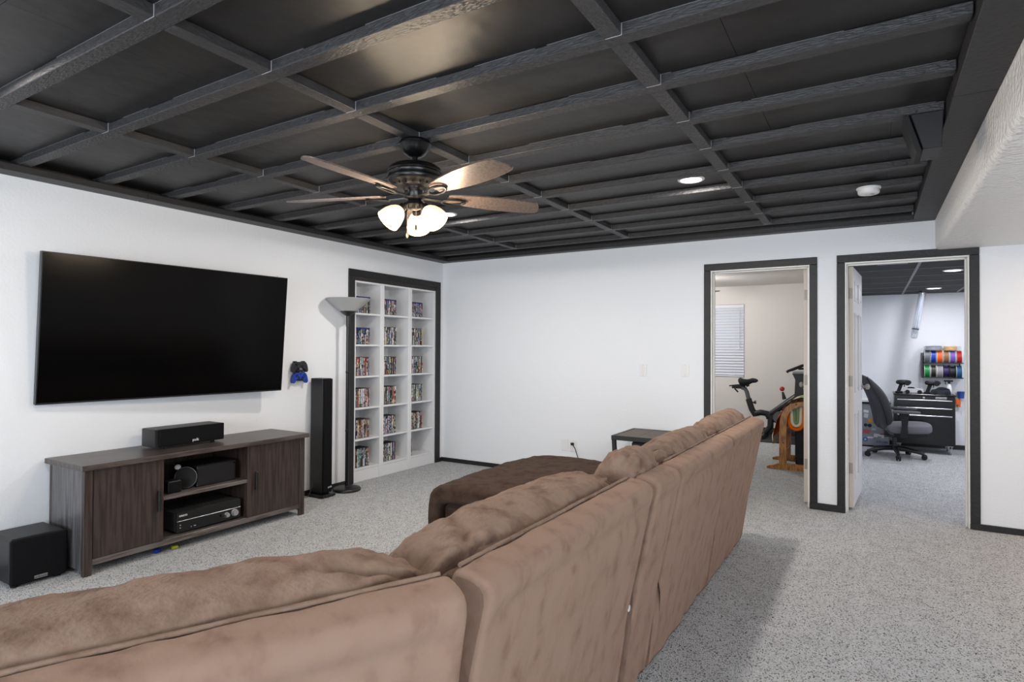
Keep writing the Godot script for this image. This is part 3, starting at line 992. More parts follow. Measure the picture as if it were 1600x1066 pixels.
# ---------------------------------------------------------------- built-in shelves with movie cases
func build_bookcase() -> void:
	var t := struct_root("trim_8", Vector3(0, 0, 1.46))
	for s in [[Vector3(0, 0.0, 1.421), Vector3(0.016, 2.05, 1.502)], [Vector3(0, 0.0, 0.059), Vector3(0.016, 2.05, 0.142)], [Vector3(0, 2.051, 0.059), Vector3(0.016, 2.118, 1.502)]]:
		var m := Mb.new()
		m.span(s[0], s[1], 0.003)
		part("casing_board", m, M.casing_black, t)
	var m1 := Mb.new()
	m1.span(Vector3(-0.10, 2.012, 0.143), Vector3(0.004, 2.062, 1.421))
	part("header_board", m1, M.bookcase_dark, t)
	var names := ["left", "middle", "right"]
	var spans := [[1.4205, 1.0235], [1.0215, 0.5845], [0.5825, 0.1435]]     # left end (nearer the lamp) first
	var levels := [1.69, 1.374, 1.056, 0.739, 0.426, 0.136]
	for k in 3:
		var za: float = spans[k][0]
		var zb: float = spans[k][1]
		var b := thing("bookcase", ["white bookcase unit beside the torchiere lamp, leftmost of three in the black frame", "white bookcase unit in the middle of the three in the black frame", "white bookcase unit nearest the room corner, its lowest shelf almost empty"][k], "bookcase", Vector3(-0.15, 0, (za + zb) / 2), "white bookcases built into the wall")
		for e in [[za - 0.0285, za], [zb, zb + 0.0285]]:
			var m := Mb.new()
			m.span(Vector3(-0.30, 0, e[0]), Vector3(0, 2.01, e[1]), 0.0015)
			part("side_panel", m, M.shelf_white, b)
		var mb := Mb.new()
		mb.span(Vector3(-0.31, 0.0, zb), Vector3(-0.30, 2.01, za))
		part("back_panel", mb, M.shelf_white, b)
		mb = Mb.new()
		mb.span(Vector3(-0.30, 1.992, zb + 0.0285), Vector3(0, 2.01, za - 0.0285), 0.0015)
		part("top_panel", mb, M.shelf_white, b)
		for y in levels:
			mb = Mb.new()
			mb.span(Vector3(-0.299, y - 0.019, zb + 0.029), Vector3(-0.003, y, za - 0.029), 0.0015)
			part("shelf", mb, M.shelf_white, b)
		mb = Mb.new()
		mb.span(Vector3(-0.02, 0, zb + 0.029), Vector3(-0.008, 0.115, za - 0.029), 0.001)
		part("kick_board", mb, M.shelf_white, b)
	# palette: name, colour, weight
	var pal := [["black", Color(0.07, 0.07, 0.08)], ["dark blue", Color(0.10, 0.14, 0.30)], ["white", Color(0.86, 0.86, 0.86)], ["dark red", Color(0.42, 0.08, 0.09)], ["red", Color(0.58, 0.16, 0.14)], ["brown", Color(0.32, 0.20, 0.15)], ["orange", Color(0.66, 0.40, 0.24)], ["grey", Color(0.48, 0.48, 0.50)], ["teal", Color(0.12, 0.44, 0.42)], ["yellow", Color(0.74, 0.71, 0.44)], ["purple", Color(0.34, 0.28, 0.46)], ["light blue", Color(0.52, 0.62, 0.74)], ["pink", Color(0.60, 0.36, 0.43)], ["dark green", Color(0.13, 0.24, 0.20)], ["cream", Color(0.84, 0.78, 0.66)]]
	var weights := [24, 10, 15, 6, 3, 8, 3, 15, 1, 2, 3, 6, 2, 5, 6]
	var special := {
		"0,2": [5, 2, 5, 4, 4, 3, 2, 10, 10, 10, 6, 4, 0, 7, 11], "0,5": [0, 5, 6, 0, 2, 8, 8, 11, 0, 10, 2, 1, 0, 7, 6], "2,4": [1, 1, 11, 9, 9, 2, 0, 5, 7, 7, 2, 2, 7, 5, 3],
		"0,3": [4, 5, 1, 7, 6, 14, 2, 2, 11, 2, 3, 3, 4, 5, 12], "1,4": [5, 0, 3, 12, 11, 2, 10, 2, 11, 1, 12, 2, 3, 13, 7], "1,3": [14, 9, 9, 14, 7, 7, 2, 7, 11, 0, 5, 6, 6, 0, 3], "0,4": [1, 14, 1, 2, 14, 6, 0, 6, 1, 2, 7, 11, 14, 6, 5],
		"1,2": [5, 3, 2, 0, 0, 7, 13, 1, 2, 0, 6, 5, 7, 1, 0], "2,2": [0, 2, 12, 3, 2, 1, 1, 7, 13, 13, 5, 14, 14, 2, 0], "1,1": [7, 14, 6, 14, 5, 0, 1, 7, 11, 2, 2, 2, 2, 0, 7]}
	var nth := ["first", "second", "third", "fourth", "fifth", "sixth", "seventh", "eighth", "ninth", "tenth", "eleventh", "twelfth", "thirteenth", "fourteenth", "fifteenth"]
	var rows := ["top", "second", "third", "fourth", "fifth", "lowest"]
	for k in 3:
		for r in 6:
			var blue := r == 0 or (r == 1 and k == 0)
			var count := 15
			var z: float = spans[k][0] - 0.031
			for i in count:
				var w := 0.0150
				if k == 2 and r == 5 and i >= 3: break
				if k == 2 and r == 5 and i == 2: z -= 0.012
				var pick := -1
				var key := "%d,%d" % [k, r]
				if special.has(key): pick = special[key][i]
				else:
					var total := 0
					for x in weights: total += x
					var roll := rng.randi() % total
					for x in weights.size():
						roll -= weights[x]
						if roll < 0:
							pick = x; break
				if k == 2 and r == 5: pick = [1, 7, 0][i]
				var h := (0.171 if blue else 0.190) + rng.randf_range(-0.0006, 0.0006)
				var c: Color = pal[pick][1]
				c = Color(clampf(c.r + rng.randf_range(-0.05, 0.05), 0.02, 0.95), clampf(c.g + rng.randf_range(-0.05, 0.05), 0.02, 0.95), clampf(c.b + rng.randf_range(-0.05, 0.05), 0.02, 0.95))
				var o := solo("movie_case", case_mesh(h, w, c, pal, blue), M.paint_chip, "%s spined movie case%s, %s from left, %s shelf, %s bookcase" % [pal[pick][0], " with blue edge" if blue else "", nth[i], rows[r], names[k]], "movie case", "movie cases on the built-in shelves")
				o.position = Vector3(-0.035 - rng.randf_range(0, 0.008), levels[r], z - w * 0.5)
				z -= w + 0.0002

func case_mesh(h: float, w: float, c: Color, pal: Array, blue: bool) -> Mb:   # base at the origin, spine facing +x
	var m := Mb.new()
	m.tinted = true
	var shell := Color(0.03, 0.15, 0.42) if blue else Color(0.05, 0.05, 0.055)
	var d := 0.135
	m.col = shell.srgb_to_linear()
	m.span(Vector3(-d, 0, -w / 2 + 0.0004), Vector3(-0.0006, h, w / 2 - 0.0004), 0.001)
	# printed sleeve on the spine, in blocks: title, picture, logo
	var lo := 0.004
	var hi := h - (0.016 if blue else 0.004)
	var cuts: Array = [lo]
	var k := 3 + rng.randi() % 3
	for i in range(1, k): cuts.append(lo + (hi - lo) * (i + rng.randf_range(-0.3, 0.3)) / k)
	cuts.append(hi)
	for i in k:
		var q := c
		var roll := rng.randf()
		if roll < 0.12: q = pal[rng.randi() % pal.size()][1]
		elif roll < 0.30: q = pal[[0, 0, 2, 7][rng.randi() % 4]][1]
		elif roll < 0.5: q = c.lerp(Color.WHITE if c.get_luminance() < 0.4 else Color.BLACK, rng.randf_range(0.25, 0.6))
		m.col = q.srgb_to_linear()
		m.quad(Vector3(0, cuts[i], -w / 2 + 0.0012), Vector3(0, cuts[i], w / 2 - 0.0012), Vector3(0, cuts[i + 1], w / 2 - 0.0012), Vector3(0, cuts[i + 1], -w / 2 + 0.0012), Vector3.RIGHT)
		if rng.randf() < 0.6:      # lettering as a narrow stroke
			m.col = (Color(0.9, 0.88, 0.8) if q.get_luminance() < 0.45 else Color(0.1, 0.1, 0.12)).srgb_to_linear()
			var a: float = lerpf(cuts[i], cuts[i + 1], 0.15)
			var b: float = lerpf(cuts[i], cuts[i + 1], rng.randf_range(0.5, 0.85))
			m.quad(Vector3(0.0002, a, -w * 0.16), Vector3(0.0002, a, w * 0.16), Vector3(0.0002, b, w * 0.16), Vector3(0.0002, b, -w * 0.16), Vector3.RIGHT)
	return m

# ---------------------------------------------------------------- media console and what stands on it
func build_console() -> void:
	var t := thing("media_console", "long dark espresso wood media console with two plank doors and open middle shelves", "media console", Vector3(0.26, 0, 3.18))
	var za := 3.96
	var zb := 2.395
	var m := Mb.new()
	m.span(Vector3(0.018, 0.618, zb - 0.025), Vector3(0.502, 0.650, za + 0.022), 0.003)
	part("top_board", m, M.espresso_flat, t)
	for z in [[za - 0.018, za - 0.004], [zb + 0.004, zb + 0.018]]:
		m = Mb.new()
		m.span(Vector3(0.03, 0.03, z[0]), Vector3(0.452, 0.618, z[1]), 0.002)
		part("side_panel", m, M.espresso_lit_side if z[0] > 3 else M.espresso, t)
	for z in [[za - 0.048, za], [zb, zb + 0.048]]:
		m = Mb.new()
		m.span(Vector3(0.452, 0.0, z[0]), Vector3(0.477, 0.618, z[1]), 0.003)
		part("leg", m, M.espresso, t)
		m = Mb.new()
		m.span(Vector3(0.03, 0.0, z[0] + 0.002), Vector3(0.06, 0.618, z[1] - 0.002), 0.003)
		part("leg", m, M.espresso, t)
	m = Mb.new()
	m.span(Vector3(0.028, 0.09, zb + 0.02), Vector3(0.034, 0.618, za - 0.02))
	part("back_panel", m, M.espresso, t)
	for z in [3.512, 2.888]:
		m = Mb.new()
		m.span(Vector3(0.035, 0.093, z - 0.009), Vector3(0.45, 0.617, z + 0.009), 0.001)
		part("divider", m, M.espresso, t)
	m = Mb.new()
	m.span(Vector3(0.034, 0.056, zb + 0.049), Vector3(0.470, 0.092, za - 0.049), 0.002)
	part("bottom_rail", m, M.espresso_edge, t)
	m = Mb.new()
	m.span(Vector3(0.036, 0.346, 2.898), Vector3(0.465, 0.372, 3.502), 0.002)
	part("shelf", m, M.espresso_edge, t)
	for d in [[3.503, 3.908, 3.536], [2.447, 2.90, 2.836]]:
		m = Mb.new()
		# a frame of one wide field and a narrow stile beside the post
		m.span(Vector3(0.452, 0.094, d[0]), Vector3(0.472, 0.6165, d[1]), 0.002)
		var door := part("door", m, M.espresso, t)
		m = Mb.new()
		m.span(Vector3(0.478, 0.285, d[2] - 0.009), Vector3(0.494, 0.420, d[2] + 0.009), 0.002)
		m.span(Vector3(0.470, 0.288, d[2] - 0.006), Vector3(0.480, 0.298, d[2] + 0.006))
		m.span(Vector3(0.470, 0.407, d[2] - 0.006), Vector3(0.480, 0.417, d[2] + 0.006))
		part("handle", m, M.black_satin, door)
	# receiver on the bottom board
	var o := thing("audio_receiver", "black audio receiver with two round dials on the bottom shelf of the console", "receiver", Vector3(0.26, 0.0925, 3.16))
	m = Mb.new()
	m.span(Vector3(0.11, 0.105, 2.936), Vector3(0.425, 0.236, 3.395), 0.003)
	part("case", m, M.receiver_grey, o)
	m = Mb.new()
	m.span(Vector3(0.424, 0.103, 2.932), Vector3(0.438, 0.238, 3.399), 0.003)
	var fp := part("front_panel", m, M.black_gloss, o)
	m = Mb.new()
	m.span(Vector3(0.437, 0.176, 2.934), Vector3(0.4405, 0.1795, 3.397), 0.0008)
	part("trim_strip", m, M.silver, fp)
	for q in [[2.985, 0.148, 0.022], [3.045, 0.144, 0.015], [3.072, 0.142, 0.009]]:
		m = Mb.new()
		m.cyl(Vector3(0.437, q[1], q[0]), Vector3(0.447, q[1], q[0]), q[2] + 0.003, -1, 20)
		m.cyl(Vector3(0.447, q[1], q[0]), Vector3(0.462, q[1], q[0]), q[2], q[2] * 0.92, 20)
		part("dial", m, M.silver if q[2] > 0.012 else M.steel_dark, fp)
	m = Mb.new()
	for q in [[3.375, 0.152], [3.375, 0.134], [3.30, 0.126], [3.28, 0.127], [3.272, 0.127]]:
		m.cyl(Vector3(0.437, q[1], q[0]), Vector3(0.441, q[1], q[0]), 0.004, -1, 10)
	part("buttons", m, M.silver, fp)
	m = Mb.new()
	for k in 14: m.span(Vector3(0.15, 0.235, 2.99 + k * 0.027), Vector3(0.33, 0.2368, 3.003 + k * 0.027))
	part("vent_slots", m, M.black_matte, o)
	for q in [[0.15, 2.98], [0.15, 3.35], [0.39, 2.98], [0.39, 3.35]]:
		m = Mb.new()
		m.cyl(Vector3(q[0], 0.0922, q[1]), Vector3(q[0], 0.106, q[1]), 0.02, -1, 12)
		part("foot", m, M.black_matte, o)
	lettering("ONKYO", 0.012, M.badge_white, fp, Transform3D(Basis(Vector3(0, 0, -1), Vector3.UP, Vector3.RIGHT), Vector3(0.4385, 0.212, 3.355)), "Droid Sans", true)
	# console box and headset on the shelf
	o = thing("game_console", "flat black game console box on the middle shelf behind the headset loop", "game console", Vector3(0.28, 0.3725, 3.09))
	m = Mb.new()
	m.span(Vector3(0.14, 0.3725, 2.95), Vector3(0.40, 0.518, 3.24), 0.006)
	part("case", m, M.black_satin, o)
	m = Mb.new()
	m.span(Vector3(0.399, 0.502, 3.06), Vector3(0.402, 0.506, 3.23), 0.001)
	part("slot", m, M.steel_dark, o)
	m = Mb.new()
	m.cyl(Vector3(0.399, 0.50, 2.965), Vector3(0.4015, 0.50, 2.965), 0.006, -1, 12)
	part("button", m, M.black_gloss, o)
	o = thing("headset", "black headset with round loop and pale cup, leaning at the game console box", "headset", Vector3(0.37, 0.3725, 3.30))
	var c := Vector3(0.375, 0.449, 3.305)
	var ring: Array = []
	var tilt := Basis(Vector3.UP, deg_to_rad(42)) * Basis(Vector3.RIGHT, deg_to_rad(-8))
	for i in 33: ring.append(c + tilt * Vector3(cos(TAU * i / 32), sin(TAU * i / 32), 0) * 0.070)
	m = Mb.new()
	m.tube(ring, 0.0045, 8)
	part("rim", m, M.steel_dark, o)
	m = Mb.new()
	m.xf = Transform3D(tilt, c)
	m.cyl(Vector3(0, 0, -0.02), Vector3(0, 0, -0.004), 0.068, 0.066, 28)
	part("ear_cup", m, M.black_matte, o)
	ring = []
	for i in 17: ring.append(c + Vector3(-0.11, 0.02, 0.065) + Vector3(0, sin(PI * i / 16 - 0.9), cos(PI * i / 16 - 0.9)) * 0.075)
	m = Mb.new()
	m.tube(ring, 0.006, 8)
	part("head_band", m, M.black_satin, o)
	m = Mb.new()
	m.pillow(Vector3(0.33, 0.520, 3.335), Vector3(0.014, 0.018, 0.022), 1, 1, 10, 16)
	part("cup_cover", m, M.badge_white, o).set_meta("label", "pale blue and white cup cover")
	m = Mb.new()
	m.tube([Vector3(0.33, 0.515, 3.325), Vector3(0.35, 0.512, 3.29), Vector3(0.36, 0.506, 3.255)], 0.004, 8)
	part("mic_boom", m, M.controller_blue, o)
	o = thing("speaker_cube", "small dark grey cube on the console shelf at the left, beside the headset", "speaker", Vector3(0.40, 0.3725, 3.42))
	m = Mb.new()
	m.span(Vector3(0.345, 0.374, 3.365), Vector3(0.435, 0.452, 3.455), 0.006)
	part("case", m, M.ash_vinyl, o)
	m = Mb.new()
	m.span(Vector3(0.434, 0.380, 3.371), Vector3(0.4375, 0.446, 3.449), 0.002)
	part("front_grille", m, M.grille_cloth, o)
	m = Mb.new()
	m.span(Vector3(0.355, 0.3722, 3.375), Vector3(0.425, 0.375, 3.445))
	part("base_pad", m, M.black_matte, o)
	# toys lost under the console
	m = Mb.new()
	m.box(Vector3(0.40, 0.0125, 3.50), Vector3(0.03, 0.025, 0.045), 0.005, Basis(Vector3.UP, 0.4))
	solo("toy_block", m, M.controller_blue, "small blue toy block on the carpet under the console", "toy")
	m = Mb.new()
	m.tinted = true
	m.col = Color(0.55, 0.58, 0.12).srgb_to_linear()
	m.box(Vector3(0.42, 0.011, 3.40), Vector3(0.03, 0.022, 0.04), 0.005, Basis(Vector3.UP, -0.3))
	solo("toy_block", m, M.paint_chip, "small yellow green toy block on the carpet under the console", "toy")

func build_television() -> void:
	var t := thing("television", "big flat black television mounted on the white left wall, tilted forward", "television", Vector3(0.0, 1.447, 3.21))
	var nrm := Vector3(cos(-0.08) * cos(0.075), sin(-0.08), cos(-0.08) * sin(0.075))
	var r := Vector3.UP.cross(nrm).normalized()
	var f := Transform3D(Basis(r, nrm.cross(r), nrm), Vector3(0.148, 1.447, 3.218))
	var w := 1.664
	var h := 0.936
	var m := Mb.new()
	m.xf = f
	m.box(Vector3(0, 0, -0.020), Vector3(w, h, 0.032), 0.003)
	part("body", m, M.bezel, t)
	m = Mb.new()
	m.xf = f
	m.box(Vector3(0, 0.003, -0.0015), Vector3(w - 0.012, h - 0.018, 0.006), 0.001)
	part("screen", m, M.screen_black, t)
	m = Mb.new()
	m.xf = f
	m.box(Vector3(0, -0.12, -0.048), Vector3(1.1, 0.55, 0.03), 0.012)
	part("rear_housing", m, M.black_matte, t)
	m = Mb.new()
	m.span(Vector3(0.0, 1.25, 3.0), Vector3(0.02, 1.65, 3.44), 0.003)
	m.bar(Vector3(0.015, 1.60, 3.1), Vector3(0.105, 1.56, 3.1), 0.03, 0.02, 0.002)
	m.bar(Vector3(0.015, 1.60, 3.34), Vector3(0.085, 1.56, 3.34), 0.03, 0.02, 0.002)
	m.bar(Vector3(0.015, 1.30, 3.1), Vector3(0.095, 1.32, 3.1), 0.03, 0.02, 0.002)
	m.bar(Vector3(0.015, 1.30, 3.34), Vector3(0.07, 1.32, 3.34), 0.03, 0.02, 0.002)
	part("wall_mount", m, M.black_satin, t)
	m = Mb.new()
	m.xf = f
	m.span(Vector3(0.74, h / 2 - 0.002, -0.02), Vector3(0.80, h / 2 + 0.010, -0.008), 0.002)
	part("sensor", m, M.badge_white, t)

func build_speakers() -> void:
	var m := Mb.new()
	var o := thing("centre_speaker", "wide black centre speaker on the console top below the television", "speaker", Vector3(0.24, 0.6505, 3.22))
	# rounded rear corners, flat front
	m.prism([Vector2(0.12, 2.985), Vector2(0.305, 2.985), Vector2(0.305, 3.475), Vector2(0.15, 3.475), Vector2(0.128, 3.468), Vector2(0.12, 3.45)], 0.118, Transform3D(Basis(Vector3(1, 0, 0), Vector3(0, 0, 1), Vector3(0, -1, 0)), Vector3(0, 0.725, 0)), 0.003)
	part("cabinet", m, M.ash_vinyl, o)
	m = Mb.new()
	m.span(Vector3(0.304, 0.672, 2.99), Vector3(0.318, 0.786, 3.452), 0.004)
	part("front_grille", m, M.grille_cloth, o)
	for z in [3.04, 3.40]:
		m = Mb.new()
		m.cyl(Vector3(0.25, 0.6503, z), Vector3(0.25, 0.668, z), 0.015, -1, 12)
		part("foot", m, M.black_matte, o)
	lettering("polk", 0.017, M.badge_white, o, Transform3D(Basis(Vector3(0, 0, -1), Vector3.UP, Vector3.RIGHT), Vector3(0.3185, 0.690, 3.205)), "Droid Sans", true, true)
	# subwoofer
	o = thing("subwoofer", "black box subwoofer on the carpet left of the console", "subwoofer", Vector3(0.19, 0, 4.115))
	m = Mb.new()
	m.box(Vector3(0.185, 0.142, 4.118), Vector3(0.285, 0.256, 0.268), 0.014)
	part("cabinet", m, M.ash_vinyl, o)
	m = Mb.new()
	m.box(Vector3(0.333, 0.141, 4.118), Vector3(0.02, 0.25, 0.270), 0.008)
	part("front_grille", m, M.grille_cloth, o)
	m = Mb.new()
	m.box(Vector3(0.3445, 0.038, 4.112), Vector3(0.004, 0.017, 0.062), 0.001)
	var bd := part("badge", m, M.silver, o)
	lettering("polkaudio", 0.0095, M.black_matte, bd, Transform3D(Basis(Vector3(0, 0, -1), Vector3.UP, Vector3.RIGHT), Vector3(0.3468, 0.038, 4.112)), "Droid Sans", true)
	for q in [[0.08, 4.02], [0.08, 4.22], [0.30, 4.02], [0.30, 4.22]]:
		m = Mb.new()
		m.cyl(Vector3(q[0], 0, q[1]), Vector3(q[0], 0.016, q[1]), 0.018, -1, 12)
		part("foot", m, M.black_matte, o)
	# tower
	o = thing("tower_speaker", "tall slim black tower speaker standing by the wall between console and torchiere lamp", "speaker", Vector3(0.13, 0, 1.915))
	m = Mb.new()
	m.box(Vector3(0.112, 0.55, 1.917), Vector3(0.155, 1.025, 0.104), 0.003)
	part("cabinet", m, M.ash_vinyl, o)
	m = Mb.new()
	m.box(Vector3(0.197, 0.551, 1.917), Vector3(0.018, 1.018, 0.100), 0.004)
	part("front_grille", m, M.grille_cloth, o)
	m = Mb.new()
	m.prism([Vector2(0.03, 1.83), Vector2(0.20, 1.83), Vector2(0.228, 1.845), Vector2(0.228, 1.985), Vector2(0.20, 2.0), Vector2(0.03, 2.0)], 0.022, Transform3D(Basis(Vector3(1, 0, 0), Vector3(0, 0, 1), Vector3(0, -1, 0)), Vector3(0, 0.0165, 0)), 0.003)
	part("base_plate", m, M.black_satin, o)
	m = Mb.new()
	m.span(Vector3(0.06, 0.0265, 1.88), Vector3(0.18, 0.039, 1.955))
	part("riser", m, M.black_matte, o)
	for q in [[0.05, 1.85], [0.05, 1.985], [0.20, 1.86], [0.20, 1.975]]:
		m = Mb.new()
		m.cyl(Vector3(q[0], 0, q[1]), Vector3(q[0], 0.007, q[1]), 0.01, -1, 10)
		part("foot", m, M.black_matte, o)
	m = Mb.new()
	m.tube([Vector3(0.09, 0.12, 1.972), Vector3(0.08, 0.10, 1.99), Vector3(0.07, 0.03, 2.0), Vector3(0.08, 0.012, 2.03), Vector3(0.06, 0.006, 2.10), Vector3(0.03, 0.006, 2.2), Vector3(0.03, 0.006, 2.36)], 0.004, 6)
	part("cable", m, M.steel_dark, o)
	lettering("polk", 0.016, M.badge_white, o, Transform3D(Basis(Vector3(0, 0, -1), Vector3.UP, Vector3.RIGHT), Vector3(0.2065, 0.088, 1.893)), "Droid Sans", true, true)

func build_floor_lamp() -> void:
	var b := Vector3(0.158, 0, 1.646)
	var o := thing("floor_lamp", "black torchiere floor lamp with grey bowl shade in front of the shelf frame", "lamp", b)
	var m := Mb.new()
	m.lathe([Vector2(0, 0), Vector2(0.124, 0), Vector2(0.130, 0.006), Vector2(0.130, 0.018), Vector2(0.122, 0.029), Vector2(0.10, 0.034), Vector2(0.022, 0.038), Vector2(0.018, 0.045)], 48)
	part("base", m, M.black_satin, o, true)
	m = Mb.new()
	m.cyl(Vector3(0, 0.04, 0), Vector3(0, 1.55, 0), 0.0165, -1, 20)
	m.lathe([Vector2(0.0165, 0.55), Vector2(0.019, 0.553), Vector2(0.019, 0.567), Vector2(0.0165, 0.57)], 20)
	m.lathe([Vector2(0.0165, 1.10), Vector2(0.019, 1.103), Vector2(0.019, 1.117), Vector2(0.0165, 1.12)], 20)
	part("pole", m, M.fan_black, o, true)
	m = Mb.new()
	m.cyl(Vector3(0, 1.54, 0), Vector3(0, 1.645, 0), 0.0195, -1, 20)
	m.cyl(Vector3(0.012, 1.575, 0.012), Vector3(0.024, 1.575, 0.024), 0.006, -1, 10)
	part("socket_sleeve", m, M.black_satin, o, true)
	m = Mb.new()
	m.lathe([Vector2(0.012, 1.635), Vector2(0.022, 1.640), Vector2(0.05, 1.658), Vector2(0.078, 1.684), Vector2(0.074, 1.684), Vector2(0.02, 1.66)], 36)
	part("shade_cup", m, M.black_satin, o, true)
	m = Mb.new()
	m.lathe([Vector2(0.076, 1.683), Vector2(0.142, 1.741), Vector2(0.208, 1.799), Vector2(0.206, 1.8015), Vector2(0.202, 1.799), Vector2(0.19, 1.788), Vector2(0.13, 1.738), Vector2(0.05, 1.690)], 56)
	part("shade", m, M.lamp_shade_grey, o, true)
	m = Mb.new()
	m.lathe([Vector2(0.0, 1.672), Vector2(0.018, 1.672), Vector2(0.018, 1.70), Vector2(0.03, 1.725), Vector2(0.028, 1.755), Vector2(0.012, 1.775), Vector2(0, 1.777)], 18)
	part("bulb", m, M.white_plastic, o, true)

func build_controllers() -> void:
	var h := thing("controller_holder", "small black wall bracket that carries the two game controllers", "bracket", Vector3(0.0, 1.115, 2.10))
	var m := Mb.new()
	m.span(Vector3(0.0, 1.05, 2.075), Vector3(0.012, 1.175, 2.125), 0.003)
	m.span(Vector3(0.010, 1.125, 2.07), Vector3(0.052, 1.132, 2.13), 0.002)
	m.span(Vector3(0.010, 1.045, 2.07), Vector3(0.052, 1.052, 2.13), 0.002)
	m.span(Vector3(0.048, 1.125, 2.07), Vector3(0.052, 1.142, 2.13), 0.001)
	m.span(Vector3(0.048, 1.045, 2.07), Vector3(0.052, 1.062, 2.13), 0.001)
	part("bracket", m, M.black_satin, h)
	for k in 2:
		var y: float = [1.178, 1.082][k]
		var mt: Material = [M.black_satin, M.controller_blue][k]
		var o := thing("game_controller", ["black game controller, upper of the two on the wall bracket", "bright blue game controller hanging below the black one"][k], "game controller", Vector3(0.04, y, 2.10))
		# local frame: x right along the wall, y up, z out of the wall
		var f := Transform3D(Basis(Vector3(0, 0, -1), Vector3.UP, Vector3.RIGHT), Vector3(0.034, y, 2.10))
		m = Mb.new()
		m.xf = f
		var half := [Vector2(0, 0.034), Vector2(0.022, 0.035), Vector2(0.040, 0.036), Vector2(0.056, 0.030), Vector2(0.068, 0.014), Vector2(0.077, -0.012), Vector2(0.081, -0.040), Vector2(0.076, -0.054), Vector2(0.066, -0.057), Vector2(0.056, -0.048), Vector2(0.046, -0.030), Vector2(0.034, -0.020), Vector2(0.0, -0.017)]
		var poly: Array = half.duplicate()
		for i in range(half.size() - 2, 0, -1): poly.append(Vector2(-half[i].x, half[i].y))
		m.prism(poly, 0.034, Transform3D(Basis(), Vector3(0, 0, 0.004)), 0.009)
		part("shell", m, mt, o)
		m = Mb.new()
		m.xf = f
		for p in [Vector2(-0.042, 0.010), Vector2(0.020, -0.007)]:
			m.cyl(Vector3(p.x, p.y, 0.02), Vector3(p.x, p.y, 0.029), 0.006, -1, 12)
			m.cyl(Vector3(p.x, p.y, 0.029), Vector3(p.x, p.y, 0.033), 0.009, 0.008, 14)
		part("thumb_stick", m, M.black_matte, o)
		m = Mb.new()
		m.xf = f
		for p in [Vector2(0.042, 0.020), Vector2(0.042, 0.0), Vector2(0.052, 0.010), Vector2(0.032, 0.010)]: m.cyl(Vector3(p.x, p.y, 0.02), Vector3(p.x, p.y, 0.0245), 0.0045, -1, 10)
		m.box(Vector3(-0.020, -0.007, 0.022), Vector3(0.020, 0.006, 0.005), 0.001)
		m.box(Vector3(-0.020, -0.007, 0.022), Vector3(0.006, 0.020, 0.005), 0.001)
		m.cyl(Vector3(0, 0.022, 0.02), Vector3(0, 0.022, 0.023), 0.006, -1, 14)
		part("buttons", m, M.black_matte if k else M.steel_dark, o)
		m = Mb.new()
		m.xf = f
		for s in [-1.0, 1.0]: m.box(Vector3(s * 0.044, 0.036, -0.004), Vector3(0.036, 0.010, 0.018), 0.003)
		part("bumper", m, M.black_satin, o)

